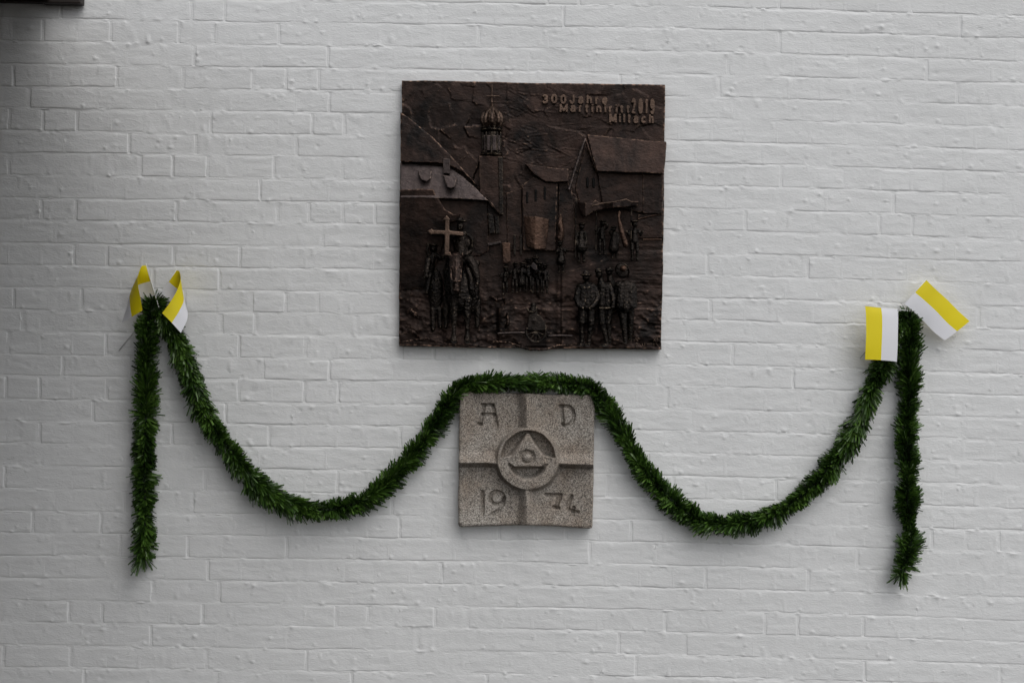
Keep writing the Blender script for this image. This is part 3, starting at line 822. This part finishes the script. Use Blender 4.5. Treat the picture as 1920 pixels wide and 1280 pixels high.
onlooker([[(1144, 520, .054, 6), (1148, 540, .054, 9), (1148, 575, .05, 9)]], [(1142, 509, .056, 6.5, 7.5), (1142, 503.5, .058, 7, 3.4, 7), (1143, 506.5, .06, 8.5, 1.6, 8)])
onlooker([[(1165, 538, .068, 9), (1163, 574, .07, 9)], [(1173, 532, .068, 8), (1173, 577, .07, 10)], [(1181, 538, .068, 9), (1183, 574, .07, 9)], [(1160, 534, .068, 7.5), (1184, 535, .068, 7.5)],
          [(1157, 540, .066, 6), (1155, 574, .066, 5)], [(1188, 540, .068, 6), (1190, 574, .068, 5)],
          [(1166, 580, .062, 9), (1169, 604, .064, 6.5), (1171, 622, .064, 5), (1172, 638, .062, 4.2)], [(1182, 580, .052, 8), (1182, 606, .05, 6), (1181, 636, .046, 4)]],
         [(1168, 512, .068, 6.5, 8), (1172, 640.5, .066, 4.2, 2.6, 6)])
f = Fig()
ang = np.linspace(0, 2 * math.pi, 22)
f.limb([(1167 + 12.5 * math.cos(a) + 2.5 * math.sin(a), 507 + 14 * math.sin(a) * .98, .078 - .010 * math.sin(a), 1.5) for a in ang]); f.ball(1167, 507, .076, 11.5, 13, 3)
hat = f.done("hat", M_fig, voxel=.0016, disp=.0012)
f = Fig(); f.ball(1169, 503, .082, 6.5, 6, 8, 15); f.done("hat_crown", M_copper, hat, voxel=.0016, disp=.0015)

# --- loose folds of ground along the foot, and the scratched signature
for pts in ([(770, 580, .040, 3), (778, 588, .046, 4), (783, 596, .042, 3)], [(765, 617, .040, 3), (774, 622, .046, 4), (785, 632, .040, 2.5)], [(750, 642, .04, 2), (800, 634, .044, 2.5), (840, 646, .042, 2.5), (880, 646, .044, 2.2), (910, 650, .04, 2)],
            [(925, 640, .042, 2), (955, 642, .046, 2.4), (975, 650, .052, 2.4), (995, 655, .056, 3), (1020, 655, .054, 2.4), (1045, 648, .046, 2.2), (1072, 646, .042, 2)],
            [(920, 556, .04, 3), (932, 562, .046, 4), (944, 560, .044, 3), (948, 570, .04, 2)], [(952, 588, .042, 3), (953, 606, .046, 3.5), (948, 612, .042, 2.5)]):
    f = Fig(); f.limb(pts); f.done("ground_fold", M_dark, voxel=.0016, disp=.006)
f = Fig()
for (a, b) in (((1189, 640), (1192, 633)), ((1192, 633), (1195, 640)), ((1196, 633), (1196, 640)), ((1196, 633), (1199, 635)), ((1193, 643), (1193, 650)), ((1193, 643), (1197, 645)), ((1199, 645), (1203, 650)), ((1204, 644), (1206, 650)), ((1209, 643), (1209, 650)),
               ((1213, 645), (1222, 644)), ((1225, 634), (1229, 640)), ((1229, 634), (1225, 640)), ((1232, 634), (1232, 641)), ((1226, 644), (1226, 650)), ((1230, 643), (1235, 650))):
    f.limb([(a[0], a[1], .0415, .75), (b[0], b[1], .0415, .75)], 6)
f.done("signature", M_letter, voxel=.0011, disp=0)

# --- raised lettering: heavy grotesque letters built from bars (unit box: x 0-1, y 0 baseline to 1 cap height)
def arc(cx, cy, rx, ry, a0, a1, n=11):
    return [(cx + rx * math.cos(math.radians(a)), cy + ry * math.sin(math.radians(a))) for a in np.linspace(a0, a1, n)]
XH = .74
GLYPH = {
 '3': (.86, [arc(.48, .74, .36, .26, 150, -90), arc(.48, .27, .38, .27, 90, -150)]),
 '0': (.86, [arc(.5, .5, .40, .5, 0, 360, 21)]),
 '2': (.86, [arc(.48, .72, .38, .28, 165, -20) + [(.14, .02)], [(.10, 0), (.90, 0)]]),
 '1': (.56, [[(.16, .74), (.56, .96), (.56, 0)]]),
 '9': (.86, [arc(.5, .68, .38, .32, 0, 360, 17), [(.88, .68)] + arc(.46, .36, .42, .36, 0, -140)]),
 'J': (.80, [[(.80, 1), (.80, .30)] + arc(.46, .30, .34, .30, 0, -180)]),
 'M': (1.06, [[(.06, 0), (.06, 1)], [(.06, 1), (.5, .12)], [(.5, .12), (.94, 1)], [(.94, 1), (.94, 0)]]),
 'a': (.80, [arc(.46, XH - .20, .36, .20, 150, 0, 8) + [(.82, 0)], arc(.46, .21, .36, .21, 0, 360, 15)]),
 'h': (.80, [[(.12, 0), (.12, 1)], arc(.48, XH - .30, .36, .30, 180, 0, 9) + [(.84, 0)]]),
 'n': (.80, [[(.12, 0), (.12, XH)], arc(.48, XH - .30, .36, .30, 180, 0, 9) + [(.84, 0)]]),
 'r': (.58, [[(.16, 0), (.16, XH)], arc(.60, XH - .34, .44, .34, 180, 85, 7)]),
 'e': (.80, [[(.12, .37), (.86, .37)] + arc(.5, .37, .38, .37, 0, 315, 16)]),
 't': (.56, [[(.42, .96), (.42, .2)] + arc(.64, .2, .22, .2, 180, 270, 5), [(.08, XH), (.86, XH)]]),
 'i': (.36, [[(.5, 0), (.5, .66)], [(.5, .92), (.5, .98)]]),
 'l': (.36, [[(.5, 0), (.5, 1)]]),
 'c': (.78, [arc(.5, .37, .38, .37, 45, 315, 15)]),
}
def lettering(txt, x0, x1, y0, y1, d, weight=.23, gap=.20):
    tot = sum(GLYPH[c][0] for c in txt) + gap * (len(txt) - 1)
    k = (x1 - x0) / tot; H = (y1 - y0) - weight * (y1 - y0)
    hw = weight * (y1 - y0) / 2
    bm = bmesh.new(); pen = x0
    for ci, c in enumerate(txt):
        w, strokes = GLYPH[c]
        gw = w * k
        wob = random.uniform(-.6, .6)
        for st in strokes:
            q = [(pen + hw + p[0] * (gw - 2 * hw), y1 - hw - p[1] * H + wob + (pen - x0) * math.tan(ROLL)) for p in st]
            for a, b in zip(q, q[1:]):
                A, B = at(*a, d), at(*b, d); ax = B - A
                if ax.length < 1e-6: continue
                ang = math.atan2(ax.z, ax.x)
                mt = Matrix.Translation((A + B) / 2) @ Matrix.Rotation(-ang, 4, 'Y') @ Matrix.Diagonal((ax.length + 2 * hw * PX * .55, .014, 2 * hw * PX, 1))
                bmesh.ops.create_cube(bm, size=1, matrix=mt)
        pen += gw + gap * k
    me = bpy.data.meshes.new("raised_lettering"); bm.to_mesh(me); bm.free()
    o = link("raised_lettering", me, M_letter); PL(o)
    r = o.modifiers.new("union", 'REMESH'); r.mode = 'VOXEL'; r.voxel_size = .0010; r.use_smooth_shade = True
    sm = o.modifiers.new("soften", 'SMOOTH'); sm.factor = .5; sm.iterations = 2
lettering("300Jahre", 1015, 1140, 177, 195, .039)
lettering("Martiniritt", 1048, 1182, 194.5, 211.5, .039, gap=.17)
lettering("2019", 1183, 1228, 185, 214.5, .037, weight=.14, gap=.24)
lettering("Miltach", 1141, 1227, 213.5, 231.5, .039, gap=.17)

# ------------------------------------------------------------------ granite block
def seg_dist(x, y, pts):
    best = np.full(x.shape, 1e9)
    for (ax, ay), (bx, by) in zip(pts, pts[1:]):
        dx, dy = bx - ax, by - ay
        t = np.clip(((x - ax) * dx + (y - ay) * dy) / (dx * dx + dy * dy + 1e-9), 0, 1)
        best = np.minimum(best, np.hypot(x - ax - t * dx, y - ay - t * dy))
    return best
def poly_sd(x, y, poly):
    d = seg_dist(x, y, list(poly) + [poly[0]])
    inside = np.zeros(x.shape, bool)
    n = len(poly)
    for i in range(n):
        (ax, ay), (bx, by) = poly[i], poly[(i + 1) % n]
        cond = ((ay > y) != (by > y)) & (x < (bx - ax) * (y - ay) / (by - ay + 1e-12) + ax)
        inside ^= cond
    return np.where(inside, -d, d)
def zz(pts): return [(840 + a / 3.88, 680 + b / 3.88) for a, b in pts]

N = 310
def axis01(n):
    t = np.linspace(0, 1, n - 8)
    e = 1 / (n - 9)
    return np.concatenate([[0, .004, .008, .013], np.linspace(.018, .982, n - 8), [.987, .992, .996, 1]])
U, Vv = np.meshgrid(axis01(N), axis01(N))
TL, TR, BR, BL = (862, 733.5), (1115, 740), (1111.5, 991), (858.5, 988)
gx = (TL[0] * (1 - U) + TR[0] * U) * (1 - Vv) + (BL[0] * (1 - U) + BR[0] * U) * Vv
gy = (TL[1] * (1 - U) + TR[1] * U) * (1 - Vv) + (BL[1] * (1 - U) + BR[1] * U) * Vv
lx, ly = gx - 989, gy - 862
hm = 46 + 0 * gx
a_, b_ = np.abs(lx) / 126, np.abs(ly) / 126
hm += 9 * (a_ * b_) ** 1.2 + 4 * np.maximum(a_, b_) ** 4
qx, qy = np.abs(np.abs(lx) - 66) / 62, np.abs(np.abs(ly) - 66) / 62
hm -= 9 * np.clip(1 - qx ** 2, 0, 1) * np.clip(1 - qy ** 2, 0, 1)
cr = np.hypot(lx - 1, ly + 1)
armm = smooth01((cr - 52) / 10)
t = ly - 5 - 0.03 * np.maximum(lx, 0)
prof = np.where(t < 0, np.clip(1 + (t + 1) / 19, 0, 1), np.clip(1 - t / 9, 0, 1))
prof = .55 * prof + .45 * smooth01(prof)
hm += armm * (34 + 10 * a_) * prof
t = lx + 1
fl = .8 + .45 * b_
pv = np.where(t < 0, np.clip(1 + t / (16 * fl), 0, 1), np.clip(1 - t / (18 * fl), 0, 1))
pv = .35 * pv + .65 * smooth01(pv)
hm += armm * 36 * pv
ringh = smooth01((62.5 - cr) / 7)
up = smooth01((-ly - 20) / 40)
hm = hm * (1 - ringh) + ringh * (86 + 2 * fbm(gx * .03, gy * .03, 200, 2))
rec = np.where(ly < -3, smooth01((51.5 - np.hypot(lx - 1, ly + 4.5)) / 3.5), smooth01((ly - 6) / 4) * smooth01((39 - np.hypot(lx, ly - 1)) / 13))
tri = poly_sd(gx, gy, [(985, 811), (993, 811), (1006, 832), (1021, 852), (1042, 857), (1044, 864), (1025, 866), (1021, 874), (1016, 877), (963, 877), (957, 872), (953, 864), (934, 864), (935, 858), (956, 851), (970, 832)])
trim_ = smooth01((1.5 - tri) / 5)
hm -= 48 * rec * (1 - trim_)
hm += 2.5 * rec * trim_ * smooth01((877 - gy) / 30)
tp = poly_sd(gx, gy, [(989, 809), (1008, 838), (1025, 866), (1021, 877), (957, 877), (953, 866), (970, 838)])
hm += 9 * smooth01((1.5 - tp) / 4)
sx, sy = gx - 988, gy - 856
sock = smooth01((1 - np.sqrt((sx / 18) ** 2 + (sy / 15) ** 2)) / .35)
hm -= 13 * sock
hm += 17 * np.sqrt(np.clip(1 - (sx / 10) ** 2 - ((sy - 3) / 8.5) ** 2, 0, 1))
eng = [zz([(250, 305), (325, 305)]), zz([(263, 305), (250, 378), (236, 448)]), zz([(323, 305), (335, 378), (351, 455)]), zz([(252, 376), (335, 376)]), zz([(222, 447), (240, 449)]),
       zz([(814, 312), (880, 318), (908, 345), (918, 385), (908, 425), (885, 450), (845, 462), (832, 448)]), zz([(826, 315), (838, 452)]),
       zz([(252, 938), (250, 1102)]), zz([(355 + 48 * math.cos(q), 985 + 48 * math.sin(q)) for q in np.linspace(0, 2 * math.pi, 20)]), zz([(405, 985), (400, 1030), (370, 1080), (318, 1108)]),
       zz([(710, 958), (770, 962), (815, 962), (802, 1000), (786, 1056)]), zz([(768, 1053), (800, 1058)]), zz([(914, 1052), (906, 1106)]), zz([(897, 970), (870, 1035), (872, 1066), (905, 1080), (945, 1084)])]
for p in eng:
    dd = seg_dist(gx, gy, p) + 0.5 * fbm(gx * .25, gy * .25, 210, 2)
    hm -= 15 * smooth01((4.4 - dd) / 3.0)
hm += 0.9 * fbm(gx * .06, gy * .06, 220, 4) + 0.45 * fbm(gx * .4, gy * .4, 230, 2)
ed = np.minimum(np.minimum(U, 1 - U) * 253, np.minimum(Vv, 1 - Vv) * 253)
ecx = np.maximum(7 - np.minimum(U, 1 - U) * 253, 0); ecy = np.maximum(7 - np.minimum(Vv, 1 - Vv) * 253, 0)
q = np.clip(np.hypot(ecx, ecy) / 7, 0, 1)
hm -= 9 * (1 - np.sqrt(np.clip(1 - np.minimum(q, .999) ** 2, 0, 1)))
gx2 = gx + 1.3 * fbm(gx * .03, gy * .03, 240, 2); gy2 = gy + 1.0 * fbm(gx * .03, gy * .03, 250, 2)
gy2 = gy2 - 5 * np.sin(np.pi * U) * smooth01((Vv - .8) / .2) * 1.0 + 1.5 * np.sin(np.pi * U) * smooth01((.2 - Vv) / .2)
corner = np.clip((ecx / 7) * (ecy / 7), 0, 1)
gx2 = gx2 - np.sign(lx) * corner * 1.6; gy2 = gy2 - np.sign(ly) * corner * 1.6
front = at_np(gx2, gy2, hm * .001)
per = np.concatenate([np.arange(N), (np.arange(1, N)) * N + N - 1, (N - 1) * N + np.arange(N - 2, -1, -1), np.arange(N - 2, 0, -1) * N])
flat = front.reshape(-1, 3)
cen = flat.mean(0)
back = flat[per].copy(); back[:, 1] = -0.002
back[:, 0] = cen[0] + (back[:, 0] - cen[0]) * 1.0; back[:, 2] = cen[2] + (back[:, 2] - cen[2]) * 1.0
nb = len(per); ib = N * N + np.arange(nb)
Q = np.concatenate([grid_quads(N, N), np.stack([per, np.roll(per, -1), np.roll(ib, -1), ib], -1)])
stone = link("stone_block", np_mesh("stone_block", np.concatenate([flat, back]), Q), granite)
tag(stone, "square carved granite block with cross, triangle and eye, marked AD 1974", "stone block")

# ------------------------------------------------------------------ tinsel garland
path = [(268, 1042, 25), (270, 1024, 26), (272, 1000, 25), (271, 960, 23), (271, 920, 24), (270, 880, 25), (271, 840, 24), (273, 800, 24), (274, 760, 25), (274, 720, 25), (274, 680, 24), (275, 640, 23), (278, 605, 22), (284, 575, 21), (291, 567, 20),
        (300, 580, 21), (315, 607, 22), (330, 634, 22), (342, 660, 22), (354, 692, 22), (366, 728, 22), (382, 765, 23), (402, 805, 24), (424, 835, 23), (444, 860, 23), (466, 888, 24), (490, 912, 24), (515, 929, 23), (542, 941, 24), (570, 950, 23), (597, 955, 22), (620, 955, 22), (642, 951, 22), (664, 944, 22), (690, 932, 22), (712, 917, 22), (732, 900, 23), (750, 881, 22), (768, 861, 22), (784, 842, 22), (800, 820, 23), (816, 795, 23), (832, 769, 22), (846, 747, 22),
        (862, 727, 20), (885, 719, 20), (915, 717, 20), (945, 715, 20), (980, 716, 20), (1015, 717, 20), (1050, 718, 20), (1082, 720, 20), (1108, 727, 21), (1126, 744, 22), (1142, 768, 22), (1158, 795, 22), (1176, 828, 22), (1192, 858, 22), (1210, 884, 22), (1232, 910, 22), (1256, 934, 23), (1282, 957, 24), (1308, 972, 23), (1335, 979, 22), (1362, 981, 22), (1390, 979, 21), (1418, 974, 22), (1446, 965, 22), (1474, 950, 21), (1500, 932, 21), (1524, 911, 21), (1546, 888, 22), (1566, 863, 22), (1584, 838, 22), (1600, 811, 22), (1614, 780, 23), (1625, 752, 22), (1636, 726, 20), (1650, 698, 20), (1664, 668, 21), (1678, 632, 22), (1689, 602, 21), (1701, 590, 20),
        (1708, 608, 20), (1707, 640, 22), (1706, 670, 23), (1706, 700, 25), (1706, 725, 24), (1703, 755, 21), (1700, 780, 20), (1700, 805, 23), (1701, 835, 24), (1703, 860, 22), (1703, 890, 21), (1702, 920, 23), (1701, 945, 24), (1703, 968, 21), (1707, 992, 16), (1708, 1008, 17), (1703, 1030, 23), (1699, 1050, 23), (1694, 1066, 22), (1690, 1076, 18)]
P = np.array(path, float)
def depth_at(px):
    d = np.full(px.shape, 0.048)
    return d
d_p = np.where((P[:, 0] > 850) & (P[:, 0] < 1120) & (P[:, 1] < 760), 0.046, 0.047)
d_p = d_p + 0.006 * np.sin(np.arange(len(P)) * .7)
pts3 = at_np(P[:, 0], P[:, 1], d_p)
# Catmull-Rom to a fine polyline
def catmull(pts, n):
    p = np.vstack([2 * pts[0] - pts[1], pts, 2 * pts[-1] - pts[-2]])
    out = []
    for i in range(1, len(p) - 2):
        t = np.linspace(0, 1, n, endpoint=False)[:, None]
        a, b, c, d = p[i - 1], p[i], p[i + 1], p[i + 2]
        out.append(0.5 * (2 * b + (c - a) * t + (2 * a - 5 * b + 4 * c - d) * t ** 2 + (3 * b - a - 3 * c + d) * t ** 3))
    out.append(p[-2][None])
    return np.vstack(out)
full = catmull(np.hstack([pts3, P[:, 2:3]]), 12)
line, rad = full[:, :3], full[:, 3] * PX
seglen = np.linalg.norm(np.diff(line, axis=0), axis=1)
s_acc = np.concatenate([[0], np.cumsum(seglen)])
LEN = s_acc[-1]

garland = empty("tinsel_garland", line[len(line) // 2])
tag(garland, "long dark green tinsel garland draped in two swags over the wall", "garland")
# cord
def tube(name, pts, r, mat, parent, n=8):
    pts = np.asarray(pts, float); V = []; Q = []
    for i, p in enumerate(pts):
        tg = Vector(pts[min(i + 1, len(pts) - 1)] - pts[max(i - 1, 0)]).normalized()
        nrm = tg.cross(Vector((0, 1, 0)))
        nrm = nrm.normalized() if nrm.length > 1e-4 else Vector((1, 0, 0))
        bn = tg.cross(nrm)
        for k in range(n):
            a = 2 * math.pi * k / n
            V.append(Vector(p) + r * (math.cos(a) * nrm + math.sin(a) * bn))
    for i in range(len(pts) - 1):
        for k in range(n):
            Q.append((i * n + k, i * n + (k + 1) % n, (i + 1) * n + (k + 1) % n, (i + 1) * n + k))
    me = np_mesh(name, np.array([tuple(w) for w in V]), np.array(Q))
    bm = bmesh.new(); bm.from_mesh(me)
    bm.verts.ensure_lookup_table()
    bm.faces.new([bm.verts[k] for k in range(n)]); bm.faces.new([bm.verts[(len(pts) - 1) * n + k] for k in range(n)][::-1])
    bmesh.ops.recalc_face_normals(bm, faces=bm.faces[:]); bm.to_mesh(me); bm.free()
    o = link(name, me, mat)
    if parent is not None: adopt(o, parent)
    return o
tube("cord", line[::4], 0.007, cord_mat, garland)
# strips
NN = 42000
s = np.sort(RNG.uniform(0, LEN, NN))
s[:160] = RNG.uniform(0, .012, 160); s[-160:] = LEN - RNG.uniform(0, .012, 160)
base = np.stack([np.interp(s, s_acc, line[:, k]) for k in range(3)], -1)
e = 0.012
tan = np.stack([np.interp(np.minimum(s + e, LEN), s_acc, line[:, k]) - np.interp(np.maximum(s - e, 0), s_acc, line[:, k]) for k in range(3)], -1)
tan /= np.linalg.norm(tan, axis=1, keepdims=True)
R = np.interp(s, s_acc, rad)
nrm = np.cross(tan, np.array([0, 1.0, 0])); nrm /= np.linalg.norm(nrm, axis=1, keepdims=True)
bn = np.cross(tan, nrm)
twist = s * 26 + 2.2 * fbm(s * 6, s * 0, 300, 2)
th = RNG.uniform(0, 2 * math.pi, NN)
th = th + 0.42 * np.sin(2 * (th - twist))                      # the two-ply wire gathers strips in a twisting fan
zero = 0 * s
lean = 0.55 + 0.55 * fbm(s * 9, zero + 2, 310, 2) + 0.22 * RNG.normal(size=NN) + 0.3 * np.sin(th * 1 + s * 11)
comb = np.where(s < LEN * .085, -0.35, np.where(s < LEN * .5, 1.0, np.where(s < LEN * .87, -1.0, -1.0)))
lean = lean * comb
endm = smooth01((0.07 - s) / 0.07); lean = lean * (1 - endm) - endm * RNG.uniform(-.1, 1.15, NN)
endm2 = smooth01((s - LEN + 0.05) / 0.05); lean = lean * (1 - endm2) + endm2 * RNG.uniform(-.3, 1.15, NN)
radial = np.cos(th)[:, None] * nrm + np.sin(th)[:, None] * bn
direc = radial * np.cos(lean)[:, None] + tan * np.sin(lean)[:, None]
Ln = R * (1.07 - .50 * RNG.random(NN) ** 1.6) / np.clip(np.cos(lean), .62, 1) * (0.93 + .18 * np.sin(2 * (th - twist))) * (1 + .34 * fbm(s * 13, th * .5, 330, 3) + .16 * fbm(s * 42, th * 1.1, 331, 2))
side = np.cross(direc, RNG.normal(size=(NN, 3))); side /= np.linalg.norm(side, axis=1, keepdims=True)
wd = RNG.uniform(.0016, .0037, NN)[:, None]
droop = np.array([0, 0, -1.0]) * (0.10 * Ln)[:, None] + RNG.normal(size=(NN, 3)) * (0.05 * Ln)[:, None]
p0 = base + radial * .004
p1 = base + direc * (Ln * .55)[:, None] + droop * .25
p2 = base + direc * Ln[:, None] + droop
verts = np.stack([p0 - side * wd, p0 + side * wd, p1 - side * wd * 1.05, p1 + side * wd * 1.05, p2 - side * wd * .85, p2 + side * wd * .85], 1)
verts[..., 1] = np.minimum(verts[..., 1], -0.0045 - .004 * RNG.random((NN, 1)))
i0 = np.arange(NN)[:, None] * 6
quads = np.concatenate([i0 + np.array([[0, 1, 3, 2]]), i0 + np.array([[2, 3, 5, 4]])], 1).reshape(-1, 4)
me = np_mesh("needles", verts.reshape(-1, 3), quads, smooth=False)
tint = np.clip(.47 + .42 * fbm(s * 17, th * .9, 320, 3) + .20 * RNG.normal(size=NN), 0, .95)
tint = np.where(RNG.random(NN) < .012, 1.0, tint)
attr = me.attributes.new("tint", 'FLOAT', 'FACE')
attr.data.foreach_set("value", np.repeat(tint, 2).astype(np.float32))
o = link("needles", me, needle_mat); adopt(o, garland); o["kind"] = "stuff"

# ------------------------------------------------------------------ paper flags on sticks
def flag(label, rows, stick, cat="flag"):
    """rows: for the yellow outer edge, the colour line and the white outer edge, control points (px, py, d cm) along the sheet"""
    nv_, nu = 26, 13
    cur = []
    for r in rows:
        p = at_np(np.array([q[0] for q in r], float), np.array([q[1] for q in r], float), np.array([q[2] for q in r]) * .01)
        c = catmull(p, 10)
        L = np.concatenate([[0], np.cumsum(np.linalg.norm(np.diff(c, axis=0), axis=1))])
        tt = np.linspace(0, L[-1], nv_)
        cur.append(np.stack([np.interp(tt, L, c[:, k]) for k in range(3)], -1))
    us = np.linspace(0, 1, nu)
    V = np.zeros((nu, nv_, 3))
    for i, uu in enumerate(us):
        a = 2 * (uu - .5) * (uu - 1); b = -4 * uu * (uu - 1); c = 2 * uu * (uu - .5)
        V[i] = a * cur[0] + b * cur[1] + c * cur[2]
    V += 0.0005 * RNG.normal(size=(nu, 1, 3)) * 0
    root = empty("paper_flag", Vector(V[0, 0]))
    tag(root, label, cat, "yellow and white paper flags stuck in the garland ends")
    me = np_mesh("sheet", V.reshape(-1, 3), grid_quads(nu, nv_))
    o = link("sheet", me, [M_yellow, M_white]); adopt(o, root)
    for k, pl in enumerate(me.polygons):
        pl.material_index = 0 if (k // (nv_ - 1)) < (nu - 1) // 2 else 1
    sm = o.modifiers.new("paper", 'SOLIDIFY'); sm.thickness = .0004; sm.offset = 0
    es = o.modifiers.new("crisp_rim", 'EDGE_SPLIT'); es.split_angle = math.radians(50)
    tube("stick", [at(*q[:2], q[2] * .01) for q in stick], 0.0018, M_stick, root)
    return root

flag("paper flag curling down to the left, left one of the pair above left garland end",
     [[(275, 498, 6.5), (265.5, 499, 8.2), (259, 518, 11.5), (259, 536, 13), (263.5, 560, 13.4), (267, 582, 13)],
      [(283.5, 527, 6.5), (268, 531, 5.2), (254, 537, 5.6), (244, 550, 8.0), (243.5, 570, 10.5), (247, 594, 11.5)],
      [(291, 553, 6.5), (275, 559, 4.6), (259, 561, 3.6), (245, 566, 4.2), (236, 583, 6.5), (228.5, 605, 8.0)]],
     [(273.5, 494, 6.5), (283, 527, 6.5), (299, 580, 6.5), (302, 592, 6.3)])
flag("paper flag curling forward to the right, right one of the pair above left garland end",
     [[(331, 507, 5.2), (336.5, 509, 6.4), (338.5, 524, 9.0), (331, 546, 11.5), (318, 568, 13), (304, 587, 13.4)],
      [(316, 528, 5.2), (329, 539, 4.4), (341, 548, 5.2), (344.5, 563, 8.0), (336, 583, 11.0), (322, 605, 12.8)],
      [(301, 548, 5.2), (318, 563, 3.8), (336, 569, 3.6), (350.5, 580, 5.5), (350.5, 600, 8.5), (339, 624, 11.0)]],
     [(332, 505, 5.1), (316, 528, 5.1), (285, 571, 3.6), (252, 622, 2.2), (223, 657, 1.2)])
flag("flat paper flag hanging straight down beside right garland end",
     [[(1622, 574, 9.0), (1623.5, 590, 9.4), (1624, 625, 9.8), (1623, 650, 9.9), (1622, 674, 9.6)],
      [(1652, 577, 9.2), (1654, 592, 9.7), (1654, 625, 10.0), (1653, 650, 10.0), (1652, 675, 9.8)],
      [(1683, 580, 9.4), (1684, 595, 9.6), (1683.5, 625, 9.8), (1683, 650, 9.7), (1681.5, 678, 9.4)]],
     [(1621, 573.5, 8.8), (1652, 576.5, 9.0), (1690, 581, 9.1), (1706, 583, 8.4)])
flag("paper flag slanting down to the right above right garland end, farthest from the plaque",
     [[(1737, 525, 6.0), (1752, 540, 6.6), (1775, 561, 6.4), (1797, 583, 5.6), (1818, 602, 5.0)],
      [(1715.5, 548, 6.0), (1731, 561, 6.2), (1754, 582, 6.6), (1775, 604, 6.2), (1794.5, 621, 5.6)],
      [(1696, 570, 6.0), (1711, 582, 5.6), (1732, 602, 5.8), (1752, 623, 6.0), (1771.5, 638, 5.8)]],
     [(1738, 523, 5.9), (1715, 548, 5.9), (1690, 577, 5.6), (1645, 632, 3.4), (1612, 672, 1.6)])
